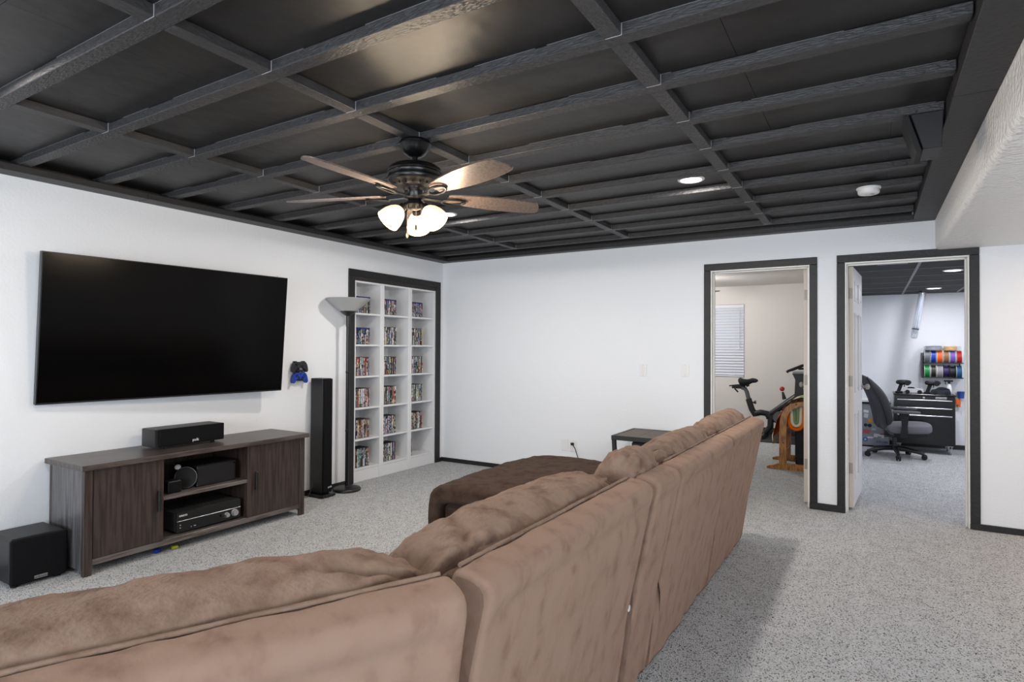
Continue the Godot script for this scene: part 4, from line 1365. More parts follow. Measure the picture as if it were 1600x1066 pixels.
# ---------------------------------------------------------------- ceiling fan and ceiling fittings
func build_fan() -> void:
	var c := Vector3(2.39, 0, 3.308)
	var t := thing("ceiling_fan", "black ceiling fan with five wood blades and three lit frosted glass shades", "ceiling fan", c + Vector3.UP * 2.394)
	var at := Transform3D(Basis(), c)
	var m := Mb.new()
	m.xf = at
	m.lathe([Vector2(0.014, 2.310), Vector2(0.035, 2.314), Vector2(0.058, 2.330), Vector2(0.072, 2.352), Vector2(0.078, 2.370), Vector2(0.082, 2.374), Vector2(0.082, 2.382), Vector2(0.076, 2.386), Vector2(0.073, 2.394), Vector2(0.0, 2.394)], 40)
	part("canopy", m, M.fan_black, t)
	m = Mb.new()
	m.xf = at
	m.cyl(Vector3(0, 2.26, 0), Vector3(0, 2.32, 0), 0.0135, -1, 16)
	m.lathe([Vector2(0.0135, 2.276), Vector2(0.026, 2.280), Vector2(0.026, 2.29), Vector2(0.0135, 2.296)], 20)
	part("downrod", m, M.fan_black, t)
	m = Mb.new()
	m.xf = at
	m.lathe([Vector2(0, 2.150), Vector2(0.105, 2.150), Vector2(0.118, 2.160), Vector2(0.124, 2.172), Vector2(0.132, 2.176), Vector2(0.140, 2.188), Vector2(0.140, 2.200), Vector2(0.134, 2.205), Vector2(0.140, 2.211), Vector2(0.141, 2.223), Vector2(0.135, 2.229), Vector2(0.138, 2.235), Vector2(0.132, 2.250), Vector2(0.112, 2.264), Vector2(0.08, 2.273), Vector2(0.03, 2.279), Vector2(0, 2.28)], 56)
	part("motor_housing", m, M.fan_black, t)
	m = Mb.new()
	m.xf = at
	for k in 20:
		var a := TAU * k / 20
		m.box(Vector3(cos(a), 0, sin(a)) * 0.112 + Vector3.UP * 2.156, Vector3(0.022, 0.006, 0.007), 0.001, Basis(Vector3.UP, -a))
	part("vent_fins", m, M.fan_black, t)
	m = Mb.new()
	m.xf = at
	m.lathe([Vector2(0, 2.088), Vector2(0.030, 2.090), Vector2(0.046, 2.097), Vector2(0.052, 2.106), Vector2(0.053, 2.135), Vector2(0.060, 2.140), Vector2(0.062, 2.150), Vector2(0, 2.152)], 36)
	part("switch_housing", m, M.fan_black, t)
	m = Mb.new()
	m.xf = at
	m.lathe([Vector2(0, 2.040), Vector2(0.018, 2.042), Vector2(0.040, 2.052), Vector2(0.048, 2.066), Vector2(0.044, 2.08), Vector2(0.03, 2.092)], 30)
	part("light_hub", m, M.fan_black, t)
	for k in 5:
		var a := deg_to_rad(17.5 + 72.0 * k)
		var dir := Vector3(cos(a), 0, sin(a))
		var side := Vector3.UP.cross(dir)
		var pitch := deg_to_rad(12.0)
		var yb := (Vector3.UP * cos(pitch) + side * sin(pitch)).normalized()
		var f := Transform3D(Basis(dir, side * cos(pitch) - Vector3.UP * sin(pitch), dir.cross(side * cos(pitch) - Vector3.UP * sin(pitch))), c + Vector3.UP * 2.118)
		m = Mb.new()
		m.xf = f
		m.prism([Vector2(0.175, -0.036), Vector2(0.21, -0.047), Vector2(0.30, -0.062), Vector2(0.42, -0.072), Vector2(0.52, -0.074), Vector2(0.60, -0.070), Vector2(0.650, -0.063), Vector2(0.664, -0.058), Vector2(0.670, -0.050), Vector2(0.690, -0.020), Vector2(0.700, 0.0), Vector2(0.705, 0.030), Vector2(0.703, 0.045), Vector2(0.695, 0.054), Vector2(0.65, 0.064), Vector2(0.60, 0.069), Vector2(0.52, 0.073), Vector2(0.42, 0.072), Vector2(0.30, 0.062), Vector2(0.21, 0.047), Vector2(0.175, 0.036)], 0.007, Transform3D(), 0.0015)
		part("blade", m, M.fan_blade, t)
		m = Mb.new()
		m.xf = f
		var up := -1.0 if f.basis.z.y > 0 else 1.0        # the side of the blade that faces the floor
		var z := up * 0.008
		m.bar(Vector3(0.05, 0, z + up * 0.004), Vector3(0.15, 0, z + up * 0.010), 0.022, 0.008, 0.002, Vector3(0, 0, 1))
		var loop: Array = []
		for i in 25:
			var b := TAU * i / 24
			loop.append(Vector3(0.205 + cos(b) * 0.062, sin(b) * 0.030, z + up * (0.004 + 0.004 * (1 - cos(b)))))
		m.tube(loop, 0.007, 8)
		m.cyl(Vector3(0.255, 0, z - up * 0.004), Vector3(0.255, 0, z + up * 0.008), 0.006, -1, 10)
		part("blade_iron", m, M.fan_black, t)
	for k in 3:
		var a := deg_to_rad(118.0 + 120.0 * k)
		var dir := Vector3(cos(a), 0, sin(a))
		var ax := (dir * 0.70 - Vector3.UP * 0.72).normalized()
		var p0 := c + dir * 0.062 + Vector3.UP * 2.052
		m = Mb.new()
		m.tube([c + dir * 0.03 + Vector3.UP * 2.066, c + dir * 0.050 + Vector3.UP * 2.064, p0], 0.011, 10)
		m.cyl(p0 - ax * 0.004, p0 + ax * 0.026, 0.021, 0.023, 20)
		part("socket", m, M.fan_black, t)
		m = Mb.new()
		var f := Mb.aim(p0 + ax * 0.018, p0 + ax)
		var pr := [Vector2(0.022, 0.0), Vector2(0.034, 0.010), Vector2(0.047, 0.030), Vector2(0.056, 0.055), Vector2(0.0605, 0.080), Vector2(0.061, 0.098), Vector2(0.058, 0.0985), Vector2(0.056, 0.08), Vector2(0.050, 0.055), Vector2(0.041, 0.031), Vector2(0.028, 0.012)]
		m.lathe(pr, 32, f)
		part("glass_shade", m, M.lamp_glass_neck, t)
		m = Mb.new()
		m.lathe([Vector2(0.0, 0.02), Vector2(0.018, 0.03), Vector2(0.028, 0.06), Vector2(0.024, 0.085), Vector2(0.0, 0.095)], 20, f)
		part("bulb", m, M.lamp_glass, t)
		omni("fan_bulb_light", p0 + ax * 0.125, Color(1.0, 0.91, 0.79), lv("fan", FAN), 0.05)
	for q in [[Vector3(0.0, 0, 0.055), 0.14, true], [Vector3(0.035, 0, 0.03), 0.10, false]]:
		m = Mb.new()
		m.xf = at
		var p: Vector3 = q[0] + Vector3.UP * 2.06
		m.cyl(p, p - Vector3.UP * float(q[1]), 0.0016, -1, 8)
		part("pull_chain", m, M.chain, t)
		m = Mb.new()
		m.xf = at
		p -= Vector3.UP * float(q[1])
		m.lathe([Vector2(0, -0.032), Vector2(0.005, -0.030), Vector2(0.007, -0.02), Vector2(0.005, -0.006), Vector2(0.002, 0.0)], 12, Transform3D(Basis(), p))
		part("chain_fob", m, M.chain if q[2] else M.fan_black, t)

func downlight(at: Vector3, r: float, label: String, e: float, c: Color, group := "recessed ceiling lights") -> void:   # at the ceiling face
	var t := thing("recessed_light", label, "ceiling light", at, group)
	var m := Mb.new()
	m.lathe([Vector2(r * 0.76, -0.0005), Vector2(r * 0.80, -0.006), Vector2(r * 0.95, -0.005), Vector2(r, 0.0)], 40)
	part("trim_ring", m, M.white_plastic, t, true)
	m = Mb.new()
	m.cyl(Vector3(0, -0.004, 0), Vector3(0, -0.0005, 0), r * 0.78, -1, 40)
	part("diffuser", m, M.downlight_face, t, true)
	var l := AreaLight3D.new()
	l.name = "downlight_beam"
	l.light_color = c
	l.light_energy = e
	l.area_size = Vector2(r * 1.3, r * 1.3)
	l.area_range = 20.0
	l.shadow_enabled = true
	add_child(l)
	l.look_at_from_position(at - Vector3.UP * 0.012, at - Vector3.UP, Vector3.FORWARD)

func build_ceiling_fittings() -> void:
	var warm := Color(1.0, 0.97, 0.94)
	downlight(Vector3(3.385, 2.434, 1.775), 0.085, "round lit recessed light in the black ceiling toward the doors", lv("far", ROW_FAR), warm)
	downlight(Vector3(1.415, 2.434, 1.775), 0.085, "round lit recessed light half hidden behind the fan", lv("far", ROW_FAR), warm)
	downlight(Vector3(1.41, 2.434, 4.82), 0.085, "round recessed light over the television end of the ceiling", lv("near", ROW_NEAR), warm)
	downlight(Vector3(3.40, 2.434, 4.82), 0.085, "round recessed light above the sofa corner", lv("near", ROW_NEAR * 0.6), warm)
	# smoke detector
	var t := thing("smoke_detector", "round white smoke detector on the black ceiling near the soffit", "smoke detector", Vector3(4.362, 2.394, 1.15))
	var m := Mb.new()
	m.lathe([Vector2(0.0, -0.012), Vector2(0.066, -0.012), Vector2(0.070, -0.008), Vector2(0.070, 0.0), Vector2(0, 0.0)], 36)
	part("mounting_plate", m, M.white_plastic, t, true)
	m = Mb.new()
	m.lathe([Vector2(0.0, -0.044), Vector2(0.045, -0.044), Vector2(0.058, -0.040), Vector2(0.062, -0.034), Vector2(0.063, -0.012)], 36)
	part("cover", m, M.white_plastic, t, true)
	m = Mb.new()
	m.cyl(Vector3(0.02, -0.0465, 0.01), Vector3(0.02, -0.043, 0.01), 0.011, -1, 16)
	part("test_button", m, M.caulk, t, true)
	# surround speaker hung from the beams beside the soffit
	t = thing("surround_speaker", "black wedge shaped speaker box hanging from the ceiling beams beside the soffit", "speaker", Vector3(4.59, 2.394, 2.35))
	m = Mb.new()
	m.prism([Vector2(4.526, 2.392), Vector2(4.648, 2.392), Vector2(4.640, 2.231), Vector2(4.572, 2.231)], 0.205, Transform3D(Basis(), Vector3(0, 0, 2.349)), 0.003)
	part("cabinet", m, M.ash_vinyl, t)
	m = Mb.new()
	m.prism([Vector2(4.500, 2.390), Vector2(4.520, 2.392), Vector2(4.568, 2.226), Vector2(4.548, 2.220)], 0.215, Transform3D(Basis(), Vector3(0, 0, 2.349)), 0.003)
	part("front_grille", m, M.black_matte, t)
	m = Mb.new()
	m.span(Vector3(4.55, 2.392, 2.28), Vector3(4.63, 2.3938, 2.42))
	part("hanger", m, M.black_satin, t)
	m = Mb.new()
	m.pillow(Vector3(4.549, 2.236, 2.452), Vector3(0.004, 0.005, 0.004), 1, 1, 6, 10)
	part("indicator", m, M.badge_white, t)

func build_table_and_outlets() -> void:
	var t := thing("side_table", "low table with black metal frame and weathered plank top by the far wall", "table", Vector3(2.9, 0, 0.34))
	var m := Mb.new()
	var y := 0.572
	var x0 := 2.39
	var x1 := 3.02
	var z0 := 0.06
	var z1 := 0.635
	m.span(Vector3(x0, y - 0.04, z1 - 0.03), Vector3(x1, y, z1), 0.003)
	m.span(Vector3(x0, y - 0.04, z0), Vector3(x1, y, z0 + 0.03), 0.003)
	m.span(Vector3(x0, y - 0.04, z0 + 0.031), Vector3(x0 + 0.03, y, z1 - 0.031), 0.003)
	m.span(Vector3(x1 - 0.03, y - 0.04, z0 + 0.031), Vector3(x1, y, z1 - 0.031), 0.003)
	part("frame", m, M.table_metal, t)
	for k in 3:
		m = Mb.new()
		var a := x0 + 0.031 + k * 0.1895
		m.span(Vector3(a, y - 0.03, z0 + 0.031), Vector3(a + 0.1875, y - 0.001 - 0.001 * k, z1 - 0.031), 0.002)
		part("plank", m, M.plank, t)
	for q in [[x0 + 0.02, z1 - 0.02], [x0 + 0.02, z0 + 0.02], [x1 - 0.02, z1 - 0.02], [x1 - 0.02, z0 + 0.02]]:
		m = Mb.new()
		m.bar(Vector3(q[0], y - 0.038, q[1]), Vector3(q[0] + (0.03 if q[0] < 2.7 else -0.03), 0.0, q[1]), 0.034, 0.034, 0.003, Vector3.FORWARD)
		part("leg", m, M.table_metal, t)
	m = Mb.new()
	m.span(Vector3(2.56, 0.36, 0.16), Vector3(2.98, 0.52, 0.58), 0.01)
	part("storage_bin", m, M.rubber, t)
	m = Mb.new()
	m.span(Vector3(x0 + 0.045, 0.33, z0 + 0.04), Vector3(x1 - 0.045, 0.36, z1 - 0.04), 0.003)
	part("lower_shelf", m, M.table_metal, t)
	# wall plates
	for q in [["light_switch", Vector3(2.467, 1.134, 0), "left one of the two white light switches on the far wall", 0], ["light_switch", Vector3(2.875, 1.142, 0), "white light switch nearest the first door frame", 1]]:
		var o := thing(q[0], q[2], "light switch", q[1], "white light switches on the far wall")
		m = Mb.new()
		m.box(Vector3(0, 0, 0.003), Vector3(0.074, 0.117, 0.006), 0.002)
		part("plate", m, M.white_plastic, o, true)
		m = Mb.new()
		m.box(Vector3(0, 0, 0.0075), Vector3(0.034, 0.068, 0.004), 0.001, Basis(Vector3.RIGHT, 0.06))
		part("rocker", m, M.white_plastic, o, true)
		m = Mb.new()
		m.cyl(Vector3(0, 0.048, 0.005), Vector3(0, 0.048, 0.0068), 0.003, -1, 8)
		m.cyl(Vector3(0, -0.048, 0.005), Vector3(0, -0.048, 0.0068), 0.003, -1, 8)
		part("screw", m, M.nickel, o, true)
	var b := thing("blank_plate", "blank white wall plate left of the outlet with the black plug", "wall plate", Vector3(1.625, 0.334, 0))
	m = Mb.new()
	m.box(Vector3(0, 0, 0.003), Vector3(0.076, 0.117, 0.006), 0.002)
	part("plate", m, M.white_plastic, b, true)
	b = thing("wall_outlet", "white wall outlet with a black plug in it, low on the far wall", "outlet", Vector3(1.722, 0.330, 0))
	m = Mb.new()
	m.box(Vector3(0, 0, 0.003), Vector3(0.078, 0.120, 0.006), 0.002)
	part("plate", m, M.white_plastic, b, true)
	for s in [-1.0, 1.0]:
		m = Mb.new()
		m.box(Vector3(0, s * 0.021, 0.0065), Vector3(0.033, 0.028, 0.003), 0.001)
		part("receptacle", m, M.white_plastic, b, true)
	b = thing("power_cord", "black power cord hanging from the wall outlet toward the ottoman", "cord", Vector3(1.73, 0, 0.05))
	m = Mb.new()
	m.box(Vector3(1.718, 0.352, 0.021), Vector3(0.032, 0.026, 0.026), 0.005)
	part("plug", m, M.black_matte, b)
	m = Mb.new()
	m.tube([Vector3(1.722, 0.350, 0.032), Vector3(1.745, 0.335, 0.045), Vector3(1.765, 0.31, 0.05), Vector3(1.785, 0.26, 0.055), Vector3(1.81, 0.20, 0.06), Vector3(1.85, 0.13, 0.08), Vector3(1.90, 0.05, 0.13), Vector3(1.95, 0.006, 0.22), Vector3(2.05, 0.005, 0.5), Vector3(2.1, 0.005, 0.9)], 0.0042, 8)
	part("cable", m, M.black_matte, b)

# ---------------------------------------------------------------- exercise room behind the first door
func build_gym() -> void:
	var m := Mb.new()
	# back wall with the window opening
	m.span(Vector3(0.4, 0, -5.05), Vector3(1.62, 2.6, -4.93))
	m.span(Vector3(2.552, 0, -5.05), Vector3(4.06, 2.6, -4.93))
	m.span(Vector3(1.62, 0, -5.05), Vector3(2.552, 0.872, -4.93))
	m.span(Vector3(1.62, 2.108, -5.05), Vector3(2.552, 2.6, -4.93))
	struct("wall_gym_back", m, M.gym_paint)
	m = Mb.new()
	m.span(Vector3(0.4, 0, -4.93), Vector3(0.52, 2.6, -0.12))
	struct("wall_gym_left", m, M.gym_paint)
	m = Mb.new()
	m.span(Vector3(3.985, 0, -4.93), Vector3(4.06, 2.6, -0.12))
	struct("wall_between_rooms", m, M.gym_paint)
	m = Mb.new()
	m.span(Vector3(0.52, 2.415, -4.93), Vector3(3.985, 2.6, -0.12))
	struct("ceiling_gym", m, M.gym_ceiling)
	m = Mb.new()
	m.span(Vector3(0.52, 0, -4.93), Vector3(3.985, 0.06, -4.915), 0.003)
	struct("baseboard_gym", m, M.black_trim)
	# window and its closed blind
	var w := struct_root("window_1", Vector3(2.086, 0.872, -4.99))
	m = Mb.new()
	m.span(Vector3(1.62, 0.872, -5.03), Vector3(1.66, 2.108, -4.985), 0.003)
	m.span(Vector3(2.512, 0.872, -5.03), Vector3(2.552, 2.108, -4.985), 0.003)
	m.span(Vector3(1.66, 0.872, -5.03), Vector3(2.512, 0.912, -4.985), 0.003)
	m.span(Vector3(1.66, 2.068, -5.03), Vector3(2.512, 2.108, -4.985), 0.003)
	part("frame", m, M.white_plastic, w)
	m = Mb.new()
	m.span(Vector3(1.66, 0.912, -5.012), Vector3(2.512, 2.068, -5.006))
	part("pane", m, M.pane, w)
	var b := thing("window_blind", "closed white slatted blind in the window of the exercise room", "blind", Vector3(2.086, 2.10, -4.955))
	m = Mb.new()
	m.span(Vector3(1.628, 2.05, -4.982), Vector3(2.545, 2.105, -4.932), 0.004)
	part("head_rail", m, M.blind, b)
	for i in 24:
		m = Mb.new()
		m.box(Vector3(2.086, 2.028 - i * 0.0475, -4.955), Vector3(0.905, 0.0028, 0.050), 0.001, Basis(Vector3.RIGHT, deg_to_rad(62)))
		part("slat", m, M.blind, b)
	m = Mb.new()
	m.span(Vector3(1.634, 0.88, -4.968), Vector3(2.538, 0.905, -4.944), 0.004)
	part("bottom_rail", m, M.blind, b)
	m = Mb.new()
	for x in [1.8, 2.4]: m.cyl(Vector3(x, 0.9, -4.928), Vector3(x, 2.06, -4.928), 0.0016, -1, 6)
	m.cyl(Vector3(2.47, 1.35, -4.925), Vector3(2.47, 2.05, -4.93), 0.004, -1, 8)
	part("cord", m, M.blind, b)
	# a fan of which one blade tip shows
	var fan := thing("ceiling_fan", "grey ceiling fan of the exercise room, only one blade tip in sight", "ceiling fan", Vector3(1.86, 2.415, -3.30))
	m = Mb.new()
	m.lathe([Vector2(0, 2.20), Vector2(0.10, 2.205), Vector2(0.12, 2.24), Vector2(0.10, 2.28), Vector2(0.03, 2.29), Vector2(0.02, 2.37), Vector2(0.07, 2.39), Vector2(0.07, 2.415), Vector2(0, 2.415)], 28, Transform3D(Basis(), Vector3(1.86, 0, -3.30)))
	part("motor_housing", m, M.bike_grey, fan)
	for k in 5:
		var a := deg_to_rad(6.0 + 72 * k)
		var dir := Vector3(cos(a), 0, sin(a))
		var f := Transform3D(Basis(dir, Vector3.UP.cross(dir), Vector3.UP), Vector3(1.86, 2.185, -3.30))
		f = f * Transform3D(Basis(Vector3.RIGHT, 0.2), Vector3.ZERO)
		m = Mb.new()
		m.xf = f
		m.prism([Vector2(0.10, -0.03), Vector2(0.2, -0.05), Vector2(0.60, -0.062), Vector2(0.645, -0.04), Vector2(0.655, 0.0), Vector2(0.645, 0.04), Vector2(0.60, 0.062), Vector2(0.2, 0.05), Vector2(0.10, 0.03)], 0.008, Transform3D(), 0.001)
		part("blade", m, M.bike_grey, fan)
	# mat and bike
	m = Mb.new()
	m.box(Vector3(3.05, 0.006, -4.2), Vector3(1.75, 0.012, 1.15), 0.004)
	solo("exercise_mat", m, M.rubber, "dark rubber mat on the carpet under the exercise bike", "mat")
	build_bike(Vector3(2.60, 0.012, -4.1))
	build_rack()

func build_bike(_o: Vector3) -> void:
	var z := -4.1
	var t := thing("exercise_bike", "black exercise bike with a red resistance knob standing on the dark mat", "exercise bike", Vector3(3.0, 0.012, z))
	var P := func(x: float, y: float, dz := 0.0) -> Vector3: return Vector3(x, y, z + dz)
	var m := Mb.new()      # saddle: wide at the back, narrow nose to the right
	var rows: Array = []
	for i in 15:
		var u := i / 14.0
		var x := 2.605 + 0.285 * u
		var wd := lerpf(0.085, 0.018, smoothstep(0.15, 0.75, u)) * (0.35 + 0.65 * sqrt(clampf(minf(u, 1 - u) * 9.0, 0, 1)))
		var th := lerpf(0.062, 0.028, u) * (0.4 + 0.6 * sqrt(clampf(minf(u, 1 - u) * 9.0, 0, 1)))
		var yc := 0.862 - 0.028 * sin(PI * minf(u * 1.4, 1.0)) + 0.006 * u
		var row := PackedVector3Array()
		for j in 16:
			var a := TAU * j / 16
			row.append(P.call(x, yc + sin(a) * th, cos(a) * wd))
		rows.append(row)
	m.grid(rows, false, true, true, true)
	part("saddle", m, M.black_matte, t)
	m = Mb.new()
	m.bar(P.call(2.51, 0.765), P.call(2.71, 0.762), 0.05, 0.055, 0.006)
	m.bar(P.call(2.47, 0.775), P.call(2.66, 0.80), 0.045, 0.02, 0.004)
	m.cyl(P.call(2.68, 0.77), P.call(2.68, 0.83), 0.022, -1, 12)
	m.cyl(P.call(2.72, 0.78), P.call(2.76, 0.80), 0.02, -1, 12)
	m.bar(P.call(2.55, 0.735), P.call(2.60, 0.68), 0.03, 0.02, 0.003)
	part("seat_slider", m, M.bike_black, t)
	m = Mb.new()
	m.tube([P.call(2.655, 0.755), P.call(2.705, 0.735), P.call(2.728, 0.69), P.call(2.745, 0.62), P.call(2.765, 0.55)], 0.031, 12)
	part("seat_post", m, M.bike_grey, t)
	m = Mb.new()
	m.tube([P.call(2.752, 0.585), P.call(2.80, 0.43), P.call(2.86, 0.33)], 0.044, 14)
	m.cyl(P.call(2.79, 0.53), P.call(2.84, 0.535), 0.012, -1, 10)
	m.cyl(P.call(2.835, 0.535), P.call(2.862, 0.537), 0.024, 0.028, 14)
	part("seat_tube", m, M.bike_black, t)
	m = Mb.new()
	m.tube([P.call(2.84, 0.36), P.call(2.93, 0.385), P.call(3.03, 0.37), P.call(3.07, 0.30), P.call(3.065, 0.18), P.call(3.03, 0.12), P.call(2.99, 0.085)], 0.045, 14)
	m.tube([P.call(3.02, 0.34), P.call(3.18, 0.455), P.call(3.34, 0.575), P.call(3.50, 0.69), P.call(3.62, 0.78)], [0.038, 0.045, 0.055, 0.065, 0.065], 14)
	m.tube([P.call(3.0, 0.35), P.call(3.2, 0.335), P.call(3.6, 0.33)], 0.036, 12)
	m.tube([P.call(3.02, 0.33), P.call(3.24, 0.24), P.call(3.55, 0.20)], 0.042, 12)
	m.bar(P.call(2.98, 0.095), P.call(3.85, 0.095), 0.06, 0.075, 0.01)
	part("main_frame", m, M.bike_black, t)
	m = Mb.new()
	m.cyl(P.call(2.98, 0.04, -0.26), P.call(2.98, 0.04, 0.26), 0.028, -1, 14)
	m.cyl(P.call(3.80, 0.04, -0.26), P.call(3.80, 0.04, 0.26), 0.028, -1, 14)
	part("stabiliser", m, M.bike_black, t)
	m = Mb.new()
	m.cyl(P.call(3.62, 0.32, -0.03), P.call(3.62, 0.32, 0.03), 0.22, -1, 36, 0.012)
	part("flywheel", m, M.steel_dark, t)
	m = Mb.new()
	m.cyl(P.call(3.20, 0.33, 0.05), P.call(3.20, 0.33, 0.07), 0.09, -1, 24)
	m.bar(P.call(3.20, 0.33, 0.08), P.call(3.28, 0.20, 0.08), 0.02, 0.025, 0.004)
	m.box(P.call(3.28, 0.19, 0.13), Vector3(0.09, 0.03, 0.08), 0.006)
	part("crank", m, M.bike_grey, t)
	m = Mb.new()     # neck shroud that widens to the top
	m.prism([Vector2(3.40, 0.62), Vector2(3.412, 0.90), Vector2(3.385, 0.965), Vector2(3.37, 0.99), Vector2(3.72, 0.985), Vector2(3.74, 0.62)], 0.12, Transform3D(Basis(), Vector3(0, 0, z)), 0.012)
	part("neck_shroud", m, M.bike_black, t)
	m = Mb.new()
	m.cyl(P.call(3.545, 0.775, 0.06), P.call(3.545, 0.775, 0.066), 0.024, -1, 18)
	part("emblem", m, M.silver, t)
	m = Mb.new()
	m.box(P.call(3.56, 1.005), Vector3(0.36, 0.035, 0.20), 0.01)
	part("bar_deck", m, M.crate_grey, t)
	m = Mb.new()
	m.tube([P.call(3.315, 1.01, 0.20), P.call(3.33, 1.03, 0.20), P.call(3.42, 1.07, 0.20), P.call(3.52, 1.115, 0.19), P.call(3.58, 1.10, 0.10), P.call(3.58, 1.08, 0.0), P.call(3.58, 1.10, -0.10), P.call(3.52, 1.115, -0.19), P.call(3.33, 1.03, -0.20)], 0.019, 12)
	m.cyl(P.call(3.58, 0.98), P.call(3.58, 1.09), 0.025, -1, 12)
	m.bar(P.call(3.45, 1.06, 0.0), P.call(3.62, 1.07, 0.0), 0.06, 0.03, 0.006)
	part("handlebar", m, M.black_matte, t)
	m = Mb.new()
	m.cyl(P.call(3.26, 0.60), P.call(3.235, 0.71), 0.030, 0.014, 14)
	part("knob_stem", m, M.bike_black, t)
	m = Mb.new()
	m.pillow(P.call(3.228, 0.755), Vector3(0.035, 0.035, 0.035), 1, 1, 12, 18)
	part("resistance_knob", m, M.red_plastic, t).set_meta("label", "red resistance knob")

func build_rack() -> void:
	var t := thing("quilt_rack", "oak quilt rack with curved top and sled feet inside the first doorway", "quilt rack", Vector3(3.60, 0, -1.8))
	for k in 2:
		var z: float = [-1.66, -2.28][k]
		var dx: float = [0.0, -0.02][k]
		var m := Mb.new()      # bent post and top
		m.prism([Vector2(3.485, 0.05), Vector2(3.487, 0.40), Vector2(3.494, 0.55), Vector2(3.510, 0.625), Vector2(3.545, 0.690), Vector2(3.60, 0.738), Vector2(3.68, 0.762), Vector2(3.76, 0.766), Vector2(3.76, 0.712), Vector2(3.69, 0.706), Vector2(3.635, 0.684), Vector2(3.590, 0.640), Vector2(3.570, 0.585), Vector2(3.562, 0.50), Vector2(3.558, 0.05)], 0.03, Transform3D(Basis(), Vector3(dx, 0, z)), 0.005)
		part("bent_post", m, M.oak, t)
		m = Mb.new()
		m.prism([Vector2(3.742, 0.05), Vector2(3.742, 0.71), Vector2(3.76, 0.766), Vector2(3.80, 0.75), Vector2(3.81, 0.05)], 0.03, Transform3D(Basis(), Vector3(dx, 0, z)), 0.005)
		part("rear_post", m, M.oak, t)
		m = Mb.new()
		m.prism([Vector2(3.36, 0.0), Vector2(3.355, 0.022), Vector2(3.385, 0.035), Vector2(3.43, 0.045), Vector2(3.47, 0.065), Vector2(3.53, 0.07), Vector2(3.74, 0.07), Vector2(3.80, 0.06), Vector2(3.842, 0.03), Vector2(3.842, 0.0)], 0.045, Transform3D(Basis(), Vector3(dx, 0, z)), 0.006)
		part("sled_foot", m, M.oak, t)
	for q in [[3.52, 0.18], [3.60, 0.715], [3.77, 0.735], [3.52, 0.42]]:
		var m := Mb.new()
		m.cyl(Vector3(q[0], q[1], -2.27), Vector3(q[0], q[1], -1.67), 0.014, -1, 12)
		part("rail", m, M.oak, t)
	var m1 := Mb.new()
	m1.cyl(Vector3(3.53, 0.30, -1.643), Vector3(3.53, 0.30, -1.640), 0.008, -1, 10)
	m1.cyl(Vector3(3.66, 0.735, -1.643), Vector3(3.66, 0.735, -1.640), 0.010, -1, 10)
	part("bolt", m1, M.bookcase_dark, t)
	# folded wool throw over the top rail: stripes in orange, cream and green
	var th := thing("throw_blanket", "orange, cream and green striped throw draped over the oak quilt rack", "blanket", Vector3(3.6, 0.73, -1.95))
	var fn := FastNoiseLite.new()
	fn.seed = 23; fn.frequency = 1.0
	var path := [Vector2(3.425, 0.27), Vector2(3.418, 0.36), Vector2(3.448, 0.50), Vector2(3.488, 0.60), Vector2(3.54, 0.69), Vector2(3.585, 0.742), Vector2(3.64, 0.785), Vector2(3.70, 0.803), Vector2(3.77, 0.79), Vector2(3.80, 0.75), Vector2(3.81, 0.60), Vector2(3.805, 0.46)]
	var m2 := Mb.new()
	m2.tinted = true
	var nz := 26
	var rows: Array = []
	for i in nz + 1:
		var zz := -2.24 + 0.562 * i / nz
		var row := PackedVector3Array()
		for s in 2:
			for jj in 45:
				var j: int = jj if s == 0 else 44 - jj
				var u := j / 44.0 * (path.size() - 1)
				var q: Vector2 = path[int(minf(u, path.size() - 2))].lerp(path[int(minf(u, path.size() - 2)) + 1], u - minf(floorf(u), path.size() - 2))
				var wob := fn.get_noise_2d(zz * 9.0, u * 0.5) * 0.02
				var off := 0.008 if s == 0 else -0.008
				var low := 1.0 if j == 0 else 0.0
				row.append(Vector3(q.x + wob * (0.4 if q.y > 0.7 else 1.0) - off * (1.0 if u < 6 else -1.0), q.y + off * (1.0 if q.y > 0.7 else 0.0) + low * 0.02 * fn.get_noise_1d(zz * 20.0), zz))
		rows.append(row)
	# stripes run across the throw: cut the sheet along its length
	var cols := [Color(0.86, 0.80, 0.70), Color(0.88, 0.42, 0.10), Color(0.88, 0.42, 0.10), Color(0.87, 0.81, 0.71), Color(0.86, 0.80, 0.70), Color(0.62, 0.68, 0.52), Color(0.87, 0.81, 0.71), Color(0.86, 0.80, 0.70), Color(0.86, 0.42, 0.12)]
	for j in 89:
		var jj: int = j if j < 45 else 89 - j
		m2.col = cols[int(minf(jj / 5.0, 8.0))].srgb_to_linear()
		var strip: Array = []
		for i in nz + 1: strip.append(PackedVector3Array([rows[i][j], rows[i][j + 1]]))
		m2.grid(strip, false, false, false)
	part("cloth", m2, M.wool, th)
	# a thick fold that hangs inside the frame
	m2 = Mb.new()
	m2.tinted = true
	var band := [[Color(0.86, 0.42, 0.12), 0.0], [Color(0.87, 0.82, 0.72), 0.034], [Color(0.50, 0.60, 0.45), 0.062]]
	for q in band:
		var pts: Array = []
		for i in 17:
			var a := PI + PI * i / 16.0
			var r: float = 0.078 - q[1]
			pts.append(Vector3(3.655 + cos(a) * r, 0.545 + sin(a) * r * 1.25, -1.72))
		var line: Array = [Vector3(pts[0].x - 0.006, 0.70, -1.72)]
		line.append_array(pts)
		line.append(Vector3(pts[-1].x + 0.004, 0.70, -1.72))
		m2.col = q[0].srgb_to_linear()
		m2.tube(line, 0.019, 8)
	part("fold", m2, M.wool, th)
	# slatted black heater behind the rack
	var h := thing("space_heater", "dark finned heater standing behind the oak quilt rack", "heater", Vector3(3.70, 0, -2.0))
